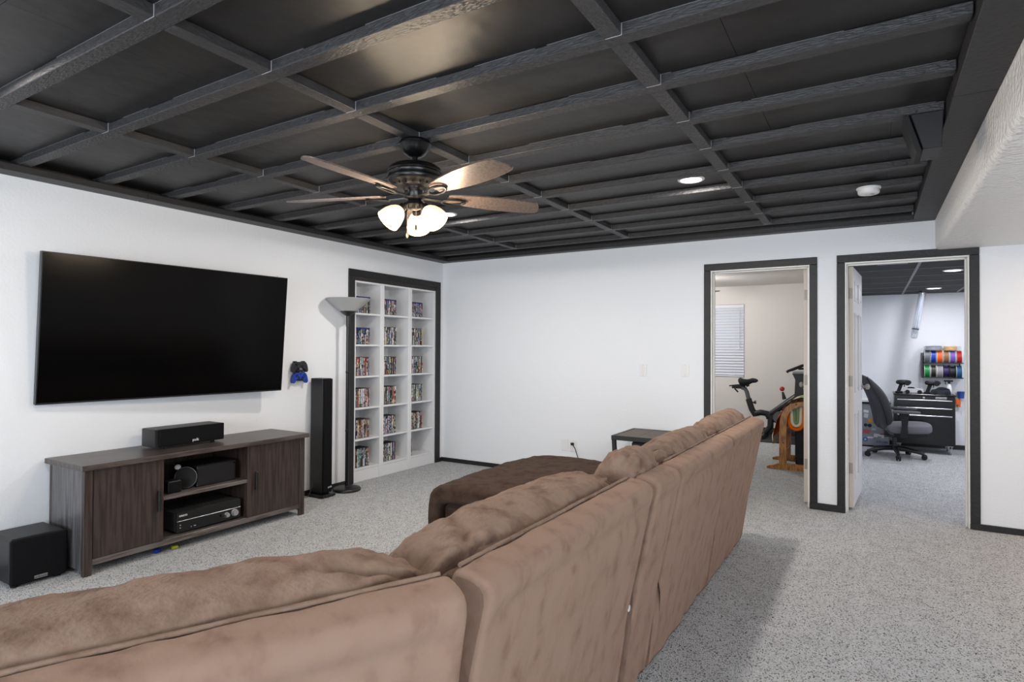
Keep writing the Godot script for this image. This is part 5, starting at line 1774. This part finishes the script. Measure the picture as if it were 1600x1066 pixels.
	for k in 6:
		var m := Mb.new()
		m.box(Vector3(3.70, 0.34, -2.17 + k * 0.075), Vector3(0.13, 0.50, 0.055), 0.015)
		part("fin", m, M.black_matte, h)
	var m3 := Mb.new()
	m3.span(Vector3(3.66, 0.03, -2.2), Vector3(3.74, 0.12, -1.76), 0.006)
	m3.cyl(Vector3(3.61, 0.02, -2.1), Vector3(3.79, 0.02, -2.1), 0.02, -1, 12)
	m3.cyl(Vector3(3.61, 0.02, -1.86), Vector3(3.79, 0.02, -1.86), 0.02, -1, 12)
	part("base", m3, M.black_matte, h)

# ---------------------------------------------------------------- office behind the second door
func build_office() -> void:
	var m := Mb.new()
	m.span(Vector3(4.06, 0, -4.52), Vector3(6.6, 2.6, -4.40))
	struct("wall_office_back", m, M.wall_paint)
	m = Mb.new()
	m.span(Vector3(6.5, 0, -4.40), Vector3(6.6, 2.6, -0.12))
	struct("wall_office_right", m, M.wall_paint)
	m = Mb.new()
	m.span(Vector3(4.06, 0, -4.40), Vector3(4.0605, 2.135, -0.12))
	struct("wall_office_left", m, M.wall_paint)
	m = Mb.new()
	m.span(Vector3(4.0605, 0, -4.40), Vector3(6.5, 0.062, -4.387), 0.003)
	struct("baseboard_office", m, M.black_trim)
	# dropped ceiling of black tiles between grey tees
	m = Mb.new()
	m.span(Vector3(4.0605, 2.30, -4.40), Vector3(6.5, 2.6, -0.12))
	var top := struct("ceiling_office", m, M.office_tile)
	var xs := [4.0605, 4.14, 4.751, 5.365, 5.975, 6.5]
	var zs := [-4.40, -4.363, -3.861, -3.246, -2.609, -1.942, -1.305, -0.66, -0.12]
	for i in xs.size() - 1:
		for j in zs.size() - 1:
			m = Mb.new()
			m.span(Vector3(xs[i] + 0.003, 2.135, zs[j] + 0.003), Vector3(xs[i + 1] - 0.003, 2.15, zs[j + 1] - 0.003), 0.002)
			part("ceiling_tile", m, M.office_tile, top)
	for x in xs.slice(1, -1):
		m = Mb.new()
		m.span(Vector3(x - 0.012, 2.130, -4.40), Vector3(x + 0.012, 2.1345, -0.12), 0.001)
		part("main_tee", m, M.tee_bar, top)
	for j in range(1, zs.size() - 1):
		for i in xs.size() - 1:
			m = Mb.new()
			m.span(Vector3(xs[i] + 0.0125, 2.1305, zs[j] - 0.005), Vector3(xs[i + 1] - 0.0125, 2.1345, zs[j] + 0.005), 0.001)
			part("cross_tee", m, M.tee_bar, top)
	var cool := Color(0.97, 0.97, 1.0)
	downlight(Vector3(5.064, 2.134, -1.62), 0.085, "round lit recessed light of the office, nearer the doorway", lv("office", OFFICE * 0.55), cool, "office recessed lights")
	downlight(Vector3(5.95, 2.134, -1.62), 0.085, "added recessed light of the office on the unseen right side, nearer the doorway", lv("office", OFFICE), cool, "office recessed lights")  # this and the next are added out of view to soften office shadows
	downlight(Vector3(5.95, 2.134, -3.0), 0.085, "added recessed light of the office on the unseen right side, deeper in", lv("office", OFFICE), cool, "office recessed lights")
	downlight(Vector3(5.055, 2.134, -3.59), 0.085, "round lit recessed light of the office, deeper in the room", lv("office", OFFICE * 0.75), cool, "office recessed lights")
	# air register left on the ceiling
	m = Mb.new()
	m.span(Vector3(4.42, 2.124, -0.80), Vector3(4.66, 2.130, -0.66), 0.002)
	solo("air_register", m, M.crate_grey, "flat grey air register in the black office ceiling", "vent")
	build_hose()
	build_spools()
	build_chest()
	build_office_chair()
	build_cabinet()
	# things hung at the right of the chest
	var h := thing("blue_cup", "small blue plastic cup on the wall right of the tool chest", "cup", Vector3(5.405, 0.70, -4.37))
	m = Mb.new()
	m.tinted = true
	m.col = Color(0.13, 0.26, 0.55).srgb_to_linear()
	m.lathe([Vector2(0.0, 0.70), Vector2(0.035, 0.70), Vector2(0.042, 0.79), Vector2(0.038, 0.79), Vector2(0.032, 0.71), Vector2(0.0, 0.708)], 24, Transform3D(Basis(), Vector3(5.405, 0, -4.355)))
	part("cup_wall", m, M.paint_chip, h)
	h = thing("orange_clip", "orange plastic clip on the office wall below the blue cup", "clip", Vector3(5.375, 0.60, -4.39))
	m = Mb.new()
	m.tinted = true
	m.col = Color(0.86, 0.40, 0.12).srgb_to_linear()
	m.box(Vector3(5.375, 0.648, -4.37), Vector3(0.055, 0.085, 0.06), 0.01)
	m.box(Vector3(5.385, 0.60, -4.365), Vector3(0.03, 0.04, 0.05), 0.006)
	part("clip_body", m, M.paint_chip, h)

func build_hose() -> void:
	var t := thing("clear_tube", "clear plastic tube with a dark lining hanging askew from the black office ceiling", "tube", Vector3(4.95, 2.13, -3.95))
	var a := Vector3(4.962, 2.13, -3.95)
	var b := Vector3(4.858, 1.50, -3.95)
	var f := Mb.aim(a, b)
	var m := Mb.new()
	m.lathe([Vector2(0.040, 0.0), Vector2(0.040, 0.585), Vector2(0.036, 0.62), Vector2(0.026, 0.638), Vector2(0.0, 0.640), Vector2(0.022, 0.634), Vector2(0.033, 0.617), Vector2(0.0375, 0.585), Vector2(0.0375, 0.0)], 28, f)
	part("tube_wall", m, M.clear_plastic, t)
	m = Mb.new()
	m.lathe([Vector2(0.0, 0.0), Vector2(0.036, 0.0), Vector2(0.034, 0.18), Vector2(0.018, 0.30), Vector2(0.016, 0.44), Vector2(0.028, 0.50), Vector2(0.026, 0.56), Vector2(0.0, 0.585)], 22, Transform3D(f.basis, f.origin + Vector3(0.004, 0, 0)))
	part("lining", m, M.hose_dark, t)
	m = Mb.new()
	m.lathe([Vector2(0.0405, 0.50), Vector2(0.0425, 0.502), Vector2(0.0425, 0.512), Vector2(0.0405, 0.514)], 24, f)
	part("clamp_ring", m, M.steel_dark, t)
	m = Mb.new()
	m.lathe([Vector2(0.040, 0.0), Vector2(0.05, 0.0), Vector2(0.05, 0.02), Vector2(0.040, 0.022)], 24, f)
	part("clamp_ring", m, M.steel_dark, t)

func build_spools() -> void:
	var t := thing("spool_rack", "black wire wall rack that holds two rows of filament spools", "rack", Vector3(5.18, 1.0, -4.40))
	var m := Mb.new()
	m.span(Vector3(4.962, 0.975, -4.40), Vector3(4.976, 1.31, -4.20), 0.002)
	m.span(Vector3(5.392, 1.10, -4.40), Vector3(5.404, 1.19, -4.38), 0.002)
	part("bracket", m, M.black_satin, t)
	for y in [1.175, 0.975]:
		for z in [-4.345, -4.215]:
			m = Mb.new()
			m.cyl(Vector3(4.962, y, z), Vector3(5.42, y, z), 0.006, -1, 10)
			part("rod", m, M.black_satin, t)
		m = Mb.new()
		m.span(Vector3(4.966, y - 0.006, -4.40), Vector3(5.41, y + 0.0, -4.385), 0.001)
		part("rail", m, M.black_satin, t)
	var cols := [["grey", Color(0.38, 0.40, 0.42)], ["blue", Color(0.05, 0.22, 0.62)], ["orange", Color(0.90, 0.34, 0.08)], ["tan", Color(0.55, 0.38, 0.22)], ["violet", Color(0.44, 0.32, 0.66)], ["red", Color(0.66, 0.06, 0.08)], ["green", Color(0.02, 0.52, 0.22)], ["dark brown", Color(0.15, 0.12, 0.10)], ["silver", Color(0.56, 0.54, 0.56)], ["deep purple", Color(0.16, 0.08, 0.34)], ["black", Color(0.03, 0.03, 0.06)], ["teal blue", Color(0.02, 0.28, 0.45)]]
	for k in 12:
		var row := k / 6
		var x := 5.024 + 0.0703 * (k % 6)
		var rad := 0.092
		var y: float = [1.175, 0.975][row] + 0.006 + rad * 0.79
		var dark: bool = k in [9, 10]
		var o := thing("filament_spool", "%s filament spool on the %s row of the wall rack" % [cols[k][0], ["upper", "lower"][row]], "spool", Vector3(x, y, -4.28), "filament spools on the wall rack")
		var turn := Transform3D(Basis(Vector3.BACK, PI / 2), Vector3.ZERO)
		for s in [-1.0, 1.0]:
			m = Mb.new()
			m.lathe([Vector2(0.028, -0.0025), Vector2(rad, -0.0025), Vector2(rad, 0.0025), Vector2(0.028, 0.0025), Vector2(0.028, -0.0025)], 30, Transform3D(turn.basis, Vector3(s * 0.0295, 0, 0)))
			part("flange", m, M.black_satin if dark else (M.lamp_shade_grey if k == 0 else M.badge_white), o, true)
		m = Mb.new()
		m.tinted = true
		m.col = Color(cols[k][1]).srgb_to_linear()
		var ru := rad * (0.93 if not dark else 0.80)
		m.lathe([Vector2(0.03, -0.027), Vector2(ru, -0.027), Vector2(ru, 0.027), Vector2(0.03, 0.027)], 30, turn)
		part("filament", m, M.paint_chip, o, true)
	# bagged spool and yellow spool lying on top
	var o2 := thing("bagged_spool", "spool in a crinkled clear bluish bag lying on the rack at the left", "spool", Vector3(5.10, 1.36, -4.28))
	m = Mb.new()
	m.cyl(Vector3(5.10, 1.350, -4.28), Vector3(5.10, 1.40, -4.28), 0.085, -1, 30)
	m.cyl(Vector3(5.10, 1.346, -4.28), Vector3(5.10, 1.350, -4.28), 0.095, -1, 30)
	m.cyl(Vector3(5.10, 1.400, -4.28), Vector3(5.10, 1.404, -4.28), 0.095, -1, 30)
	part("spool", m, M.crate_grey, o2)
	var fn := FastNoiseLite.new()
	fn.seed = 91; fn.frequency = 14.0
	m = Mb.new()
	m.pillow(Vector3(5.095, 1.372, -4.28), Vector3(0.102, 0.037, 0.105), 0.6, 0.7, 18, 36, Basis(), func(p: Vector3) -> Vector3: return p * (1.0 + 0.12 * fn.get_noise_3dv(p)))
	part("bag", m, M.clear_plastic, o2)
	o2 = thing("yellow_spool", "bright yellow spool lying flat on the rack at the right", "spool", Vector3(5.275, 1.36, -4.28))
	m = Mb.new()
	m.tinted = true
	m.col = Color(0.88, 0.66, 0.10).srgb_to_linear()
	m.cyl(Vector3(5.285, 1.352, -4.28), Vector3(5.285, 1.398, -4.28), 0.074, -1, 30)
	m.cyl(Vector3(5.285, 1.347, -4.28), Vector3(5.285, 1.352, -4.28), 0.080, -1, 30)
	part("spool", m, M.paint_chip, o2)
	m = Mb.new()
	m.pillow(Vector3(5.305, 1.368, -4.28), Vector3(0.10, 0.034, 0.095), 0.6, 0.7, 18, 36, Basis(), func(p: Vector3) -> Vector3: return p * (1.0 + 0.12 * fn.get_noise_3dv(p)))
	part("bag", m, M.clear_plastic, o2)

func build_chest() -> void:
	var t := thing("tool_chest", "black rolling tool chest with silver drawer pulls below the spool rack", "tool chest", Vector3(4.97, 0, -4.0))
	var x0 := 4.635
	var x1 := 5.29
	var zf := -3.77
	var zb := -4.22
	var m := Mb.new()
	m.span(Vector3(x0, 0.115, zb), Vector3(x1, 0.752, zf - 0.012), 0.006)
	part("cabinet", m, M.chest_black, t)
	m = Mb.new()
	m.span(Vector3(x0 - 0.012, 0.753, zb - 0.005), Vector3(x1 + 0.012, 0.770, zf), 0.005)
	part("top_tray", m, M.chest_black, t)
	m = Mb.new()
	m.span(Vector3(x0 + 0.03, 0.705, zf - 0.011), Vector3(x1 - 0.03, 0.75, zf - 0.003), 0.002)
	var lid := part("top_rail", m, M.chest_black, t)
	m = Mb.new()
	m.cyl(Vector3(4.958, 0.728, zf - 0.004), Vector3(4.958, 0.728, zf + 0.001), 0.012, -1, 18)
	part("lock", m, M.silver, lid)
	m = Mb.new()
	m.span(Vector3(5.082, 0.716, zf - 0.004), Vector3(5.20, 0.741, zf - 0.0015), 0.001)
	var badge := part("name_badge", m, M.badge_white, lid)
	lettering("CRAFTSMAN", 0.0165, M.black_matte, badge, Transform3D(Basis(), Vector3(5.141, 0.7285, zf - 0.001)), "Droid Sans", true)
	for d in [[0.602, 0.701], [0.505, 0.598], [0.135, 0.500]]:
		m = Mb.new()
		m.span(Vector3(x0 + 0.03, d[0], zf - 0.011), Vector3(x1 - 0.03, d[1], zf - 0.002), 0.003)
		var dr := part("drawer" if d[1] - d[0] < 0.2 else "door", m, M.chest_black, t)
		m = Mb.new()
		m.span(Vector3(x0 + 0.032, d[1] - 0.012, zf - 0.003), Vector3(x1 - 0.032, d[1] - 0.001, zf + 0.009), 0.003)
		part("pull", m, M.silver, dr)
	for q in [[x0 + 0.05, zf - 0.06], [x1 - 0.05, zf - 0.06], [x0 + 0.05, zb + 0.05], [x1 - 0.05, zb + 0.05]]:
		m = Mb.new()
		m.cyl(Vector3(q[0] - 0.012, 0.04, q[1]), Vector3(q[0] + 0.012, 0.04, q[1]), 0.04, -1, 22, 0.004)
		var c := part("caster", m, M.crate_grey, t)
		m = Mb.new()
		m.span(Vector3(q[0] - 0.02, 0.04, q[1] - 0.015), Vector3(q[0] - 0.014, 0.115, q[1] + 0.015))
		m.span(Vector3(q[0] + 0.014, 0.04, q[1] - 0.015), Vector3(q[0] + 0.02, 0.115, q[1] + 0.015))
		m.span(Vector3(q[0] - 0.03, 0.105, q[1] - 0.03), Vector3(q[0] + 0.03, 0.115, q[1] + 0.03))
		part("fork", m, M.silver, c)
	# two pistol-grip radio transmitters
	for k in 2:
		var px: float = [4.66, 4.985][k]
		var pz: float = [-3.97, -4.02][k]
		var o := thing("radio_transmitter", ["black pistol grip radio transmitter behind the white model car", "black pistol grip radio transmitter between the two model cars"][k], "transmitter", Vector3(px + 0.05, 0.77, pz), "radio transmitters on the tool chest")
		m = Mb.new()
		m.prism([Vector2(px - 0.01, 0.772), Vector2(px + 0.075, 0.772), Vector2(px + 0.075, 0.79), Vector2(px - 0.01, 0.79)], 0.07, Transform3D(Basis(), Vector3(0, 0, pz)), 0.004)
		part("foot", m, M.black_matte, o)
		m = Mb.new()
		m.prism([Vector2(px + 0.005, 0.788), Vector2(px + 0.05, 0.788), Vector2(px + 0.072, 0.86), Vector2(px + 0.082, 0.885), Vector2(px + 0.038, 0.89), Vector2(px + 0.022, 0.84)], 0.036, Transform3D(Basis(), Vector3(0, 0, pz)), 0.006)
		part("grip", m, M.black_matte, o)
		m = Mb.new()
		m.pillow(Vector3(px + 0.085, 0.912, pz), Vector3(0.088, 0.034, 0.04), 0.7, 0.8, 14, 24)
		part("head", m, M.black_satin, o)
		m = Mb.new()
		m.cyl(Vector3(px + 0.125, 0.905, pz + 0.03), Vector3(px + 0.125, 0.905, pz + 0.062), 0.034, -1, 26, 0.004)
		part("steering_wheel", m, M.black_matte, o)
		m = Mb.new()
		m.tube([Vector3(px + 0.088, 0.885, pz), Vector3(px + 0.098, 0.865, pz), Vector3(px + 0.09, 0.85, pz)], 0.006, 8)
		part("trigger", m, M.black_satin, o)
	# white model car
	var o3 := thing("model_car", "white remote control model car with black wheels on the tool chest", "model car", Vector3(4.86, 0.77, -3.87))
	var z := -3.86
	var side := [Vector2(4.745, 0.800), Vector2(4.738, 0.825), Vector2(4.755, 0.838), Vector2(4.772, 0.865), Vector2(4.80, 0.868), Vector2(4.855, 0.866), Vector2(4.885, 0.838), Vector2(4.955, 0.832), Vector2(4.962, 0.815), Vector2(4.962, 0.795), Vector2(4.93, 0.787), Vector2(4.78, 0.787)]
	m = Mb.new()
	m.prism(side, 0.095, Transform3D(Basis(), Vector3(0, 0, z)), 0.008)
	part("body", m, M.badge_white, o3)
	m = Mb.new()
	m.prism([Vector2(4.779, 0.842), Vector2(4.788, 0.860), Vector2(4.848, 0.860), Vector2(4.868, 0.842)], 0.097, Transform3D(Basis(), Vector3(0, 0, z)))
	part("windows", m, M.black_gloss, o3)
	m = Mb.new()
	m.span(Vector3(4.958, 0.792, z - 0.042), Vector3(4.968, 0.822, z + 0.042), 0.003)
	m.span(Vector3(4.74, 0.784, z - 0.045), Vector3(4.97, 0.793, z + 0.045), 0.003)
	part("bumper", m, M.black_matte, o3)
	for q in [[4.782, 0.045], [4.782, -0.045], [4.916, 0.045], [4.916, -0.045]]:
		m = Mb.new()
		m.cyl(Vector3(q[0], 0.796, z + q[1] - 0.012), Vector3(q[0], 0.796, z + q[1] + 0.012), 0.026, -1, 22, 0.003)
		part("wheel", m, M.black_matte, o3)
	# dark model car body
	o3 = thing("model_car", "dark blue grey model car shell at the right end of the tool chest top", "model car", Vector3(5.15, 0.77, -3.87))
	m = Mb.new()
	m.tinted = true
	m.col = Color(0.10, 0.13, 0.17).srgb_to_linear()
	m.prism([Vector2(5.04, 0.775), Vector2(5.035, 0.81), Vector2(5.05, 0.828), Vector2(5.09, 0.838), Vector2(5.125, 0.862), Vector2(5.16, 0.868), Vector2(5.20, 0.862), Vector2(5.232, 0.845), Vector2(5.245, 0.815), Vector2(5.25, 0.775)], 0.12, Transform3D(Basis(), Vector3(0, 0, z)), 0.012)
	part("body", m, M.paint_chip, o3)
	m = Mb.new()
	m.prism([Vector2(5.10, 0.838), Vector2(5.128, 0.857), Vector2(5.19, 0.857), Vector2(5.215, 0.842)], 0.122, Transform3D(Basis(), Vector3(0, 0, z)))
	part("windows", m, M.black_gloss, o3)
	for q in [[5.082, 0.056], [5.205, 0.056], [5.082, -0.056], [5.205, -0.056]]:
		m = Mb.new()
		m.cyl(Vector3(q[0], 0.794, z + q[1] - 0.01), Vector3(q[0], 0.794, z + q[1] + 0.01), 0.024, -1, 20, 0.003)
		part("wheel", m, M.black_matte, o3)
	# spray bottle
	o3 = thing("spray_bottle", "white spray bottle with a black trigger head on the tool chest", "spray bottle", Vector3(5.25, 0.77, -4.05))
	m = Mb.new()
	m.lathe([Vector2(0, 0.0), Vector2(0.03, 0.0), Vector2(0.032, 0.006), Vector2(0.032, 0.07), Vector2(0.022, 0.11), Vector2(0.012, 0.125), Vector2(0.012, 0.142), Vector2(0, 0.142)], 24)
	part("bottle", m, M.white_plastic, o3, true)
	m = Mb.new()
	m.cyl(Vector3(0, 0.135, 0), Vector3(0, 0.162, 0), 0.015, -1, 16)
	m.box(Vector3(-0.008, 0.172, 0), Vector3(0.10, 0.022, 0.022), 0.005)
	m.tube([Vector3(-0.035, 0.165, 0), Vector3(-0.042, 0.145, 0), Vector3(-0.036, 0.125, 0)], 0.005, 8)
	part("trigger_head", m, M.black_matte, o3, true)

func build_office_chair() -> void:
	var c := Vector3(4.62, 0, -3.28)
	var t := thing("office_chair", "dark grey high-backed swivel chair on a black star base in the office", "office chair", c)
	var m := Mb.new()
	for k in 5:
		var a := deg_to_rad(12.0 + 72.0 * k)
		var dir := Vector3(cos(a), 0, sin(a))
		m = Mb.new()
		m.tube([Vector3.UP * 0.115 + dir * 0.03, Vector3.UP * 0.110 + dir * 0.12, Vector3.UP * 0.09 + dir * 0.23, Vector3.UP * 0.072 + dir * 0.315], [0.030, 0.027, 0.022, 0.018], 10)
		var leg := part("base_arm", m, M.black_satin, t, true)
		m = Mb.new()
		var sd := Vector3.UP.cross(dir)
		for s in [-1.0, 1.0]: m.cyl(dir * 0.315 + sd * s * 0.008 + Vector3.UP * 0.029, dir * 0.315 + sd * s * 0.024 + Vector3.UP * 0.029, 0.029, -1, 18, 0.004)
		m.pillow(dir * 0.315 + Vector3.UP * 0.045, Vector3(0.03, 0.025, 0.03), 0.9, 1, 8, 12)
		part("caster", m, M.black_matte, leg, true)
	m = Mb.new()
	m.cyl(Vector3(0, 0.09, 0), Vector3(0, 0.16, 0), 0.042, 0.034, 18)
	m.cyl(Vector3(0, 0.16, 0), Vector3(0, 0.26, 0), 0.026, -1, 16)
	m.box(Vector3(0.0, 0.275, 0), Vector3(0.22, 0.04, 0.16), 0.008)
	part("gas_lift", m, M.black_satin, t, true)
	m = Mb.new()
	var turn := Basis(Vector3.BACK, deg_to_rad(3))
	m.pillow(Vector3(0.13, 0.375, 0), Vector3(0.26, 0.072, 0.255), 0.55, 0.6, 16, 36, turn)
	part("seat", m, M.seat_fabric, t, true)
	m = Mb.new()
	m.pillow(Vector3(0.12, 0.318, 0), Vector3(0.235, 0.035, 0.235), 0.4, 0.5, 10, 30, turn)
	part("seat_pan", m, M.black_matte, t, true)
	# backrest in side view: leans back to the left, wings at the shoulders
	m = Mb.new()
	var rows: Array = []
	for i in 25:
		var u := i / 24.0
		var x := lerpf(-0.10, -0.35, u) + 0.04 * sin(PI * u) - 0.01
		var y := lerpf(0.37, 1.02, u)
		var wide := 0.20 + 0.055 * sin(PI * clampf(u * 1.3 - 0.1, 0, 1)) - 0.10 * smoothstep(0.72, 1.0, u)
		var thick := (0.105 - 0.055 * u) * (0.25 + 0.75 * sqrt(clampf(minf(u, 1.0 - u) * 9.0, 0, 1)))
		var row := PackedVector3Array()
		for j in 28:
			var b := TAU * j / 28
			var q := Vector2(Mb.pw(cos(b), 0.6), Mb.pw(sin(b), 0.5))
			var wing := 0.085 * q.y * q.y * sin(PI * u)
			row.append(Vector3(x + q.x * thick + wing, y + (q.x * thick + wing) * 0.30, q.y * wide))
		rows.append(row)
	m.grid(rows, false, true, true, true)
	part("backrest", m, M.chair_fabric, t, true)
	m = Mb.new()
	for s in [-1.0, 1.0]:
		var line: Array = []
		for i in 15:
			var u := 0.06 + 0.88 * i / 14.0
			line.append(Vector3(lerpf(-0.10, -0.35, u) + 0.04 * sin(PI * u) + 0.035, lerpf(0.37, 1.02, u) + 0.01, s * (0.215 + 0.05 * sin(PI * clampf(u * 1.3 - 0.1, 0, 1)) - 0.10 * smoothstep(0.72, 1.0, u))))
		m.tube(line, 0.009, 8)
	part("back_piping", m, M.black_matte, t, true)
	m = Mb.new()
	m.pillow(Vector3(-0.19, 0.80, 0.0), Vector3(0.05, 0.05, 0.13), 0.6, 0.5, 12, 24, Basis(Vector3.BACK, 0.35))
	part("strap_pad", m, M.black_matte, t, true)
	for s in [-1.0, 1.0]:
		m = Mb.new()
		m.prism([Vector2(0.055, 0.29), Vector2(0.135, 0.29), Vector2(0.128, 0.42), Vector2(0.145, 0.575), Vector2(0.06, 0.575), Vector2(0.068, 0.42)], 0.04, Transform3D(Basis(), Vector3(0, 0, s * 0.285)), 0.006)
		var arm := part("arm_post", m, M.black_matte, t, true)
		m = Mb.new()
		m.pillow(Vector3(0.115, 0.592, s * 0.285), Vector3(0.145, 0.018, 0.052), 0.5, 0.5, 10, 28)
		part("arm_pad", m, M.arm_pad, arm, true)
	m = Mb.new()
	m.tube([Vector3(-0.10, 0.36, -0.2), Vector3(-0.05, 0.31, -0.22), Vector3(0.02, 0.295, -0.2)], 0.02, 10)
	part("back_bracket", m, M.black_satin, t, true)
	m = Mb.new()
	m.tube([Vector3(-0.10, 0.36, 0.2), Vector3(-0.05, 0.31, 0.22), Vector3(0.02, 0.295, 0.2)], 0.02, 10)
	part("back_bracket", m, M.black_satin, t, true)

func build_cabinet() -> void:
	var t := thing("sticker_cabinet", "grey metal cabinet covered in stickers behind the swivel chair", "cabinet", Vector3(4.36, 0, -4.15))
	var m := Mb.new()
	m.span(Vector3(4.10, 0.02, -4.36), Vector3(4.585, 0.60, -4.02), 0.008)
	part("case", m, M.crate_grey, t)
	m = Mb.new()
	m.span(Vector3(4.09, 0.6005, -4.37), Vector3(4.60, 0.622, -4.0), 0.003)
	part("black_rim", m, M.black_matte, t)
	m = Mb.new()
	m.span(Vector3(4.085, 0.6225, -4.38), Vector3(4.60, 0.652, -3.99), 0.004)
	part("top_board", m, M.white_plastic, t)
	for x in [4.12, 4.56]:
		m = Mb.new()
		m.span(Vector3(x - 0.02, 0.0, -4.34), Vector3(x + 0.02, 0.022, -4.04))
		part("foot", m, M.black_matte, t)
	# stickers: place, size, colour, roundness
	var zs := -4.019
	for q in [[4.31, 0.49, 0.06, 0.035, Color(0.85, 0.86, 0.86), false], [4.31, 0.43, 0.05, 0.06, Color(0.80, 0.83, 0.85), false], [4.36, 0.365, 0.05, 0.05, Color(0.80, 0.58, 0.12), false], [4.305, 0.30, 0.045, 0.03, Color(0.08, 0.09, 0.12), true], [4.352, 0.295, 0.05, 0.035, Color(0.10, 0.08, 0.08), true], [4.315, 0.21, 0.08, 0.055, Color(0.72, 0.38, 0.40), false], [4.40, 0.245, 0.05, 0.03, Color(0.70, 0.71, 0.72), false], [4.30, 0.10, 0.06, 0.06, Color(0.10, 0.42, 0.66), true], [4.46, 0.16, 0.12, 0.05, Color(0.84, 0.84, 0.85), false], [4.50, 0.185, 0.05, 0.02, Color(0.66, 0.18, 0.18), false], [4.47, 0.145, 0.05, 0.014, Color(0.08, 0.08, 0.09), false], [4.53, 0.55, 0.08, 0.025, Color(0.12, 0.22, 0.45), false], [4.545, 0.44, 0.045, 0.05, Color(0.85, 0.70, 0.16), true], [4.54, 0.36, 0.05, 0.08, Color(0.82, 0.83, 0.85), false], [4.36, 0.13, 0.07, 0.02, Color(0.86, 0.87, 0.88), false]]:
		m = Mb.new()
		m.tinted = true
		m.col = q[4].srgb_to_linear()
		if q[5]: m.cyl(Vector3(q[0], q[1], zs - 0.002), Vector3(q[0], q[1], zs + 0.0008), q[2] * 0.5, -1, 22)
		else: m.box(Vector3(q[0], q[1], zs - 0.0003), Vector3(q[2], q[3], 0.002), 0.0005, Basis(Vector3.BACK, 0.15 * sin(q[0] * 90.0)))
		part("sticker", m, M.paint_chip, t)
	m = Mb.new()
	m.cyl(Vector3(4.30, 0.10, zs), Vector3(4.30, 0.10, zs + 0.0016), 0.012, -1, 16)
	part("sticker", m, M.badge_white, t)
	var blue := mat("sticker_blue", Color(0.10, 0.18, 0.50), 0.5)
	lettering("COORS", 0.032, blue, t, Transform3D(Basis(), Vector3(4.50, 0.075, zs + 0.001)), "Droid Sans", true, true)
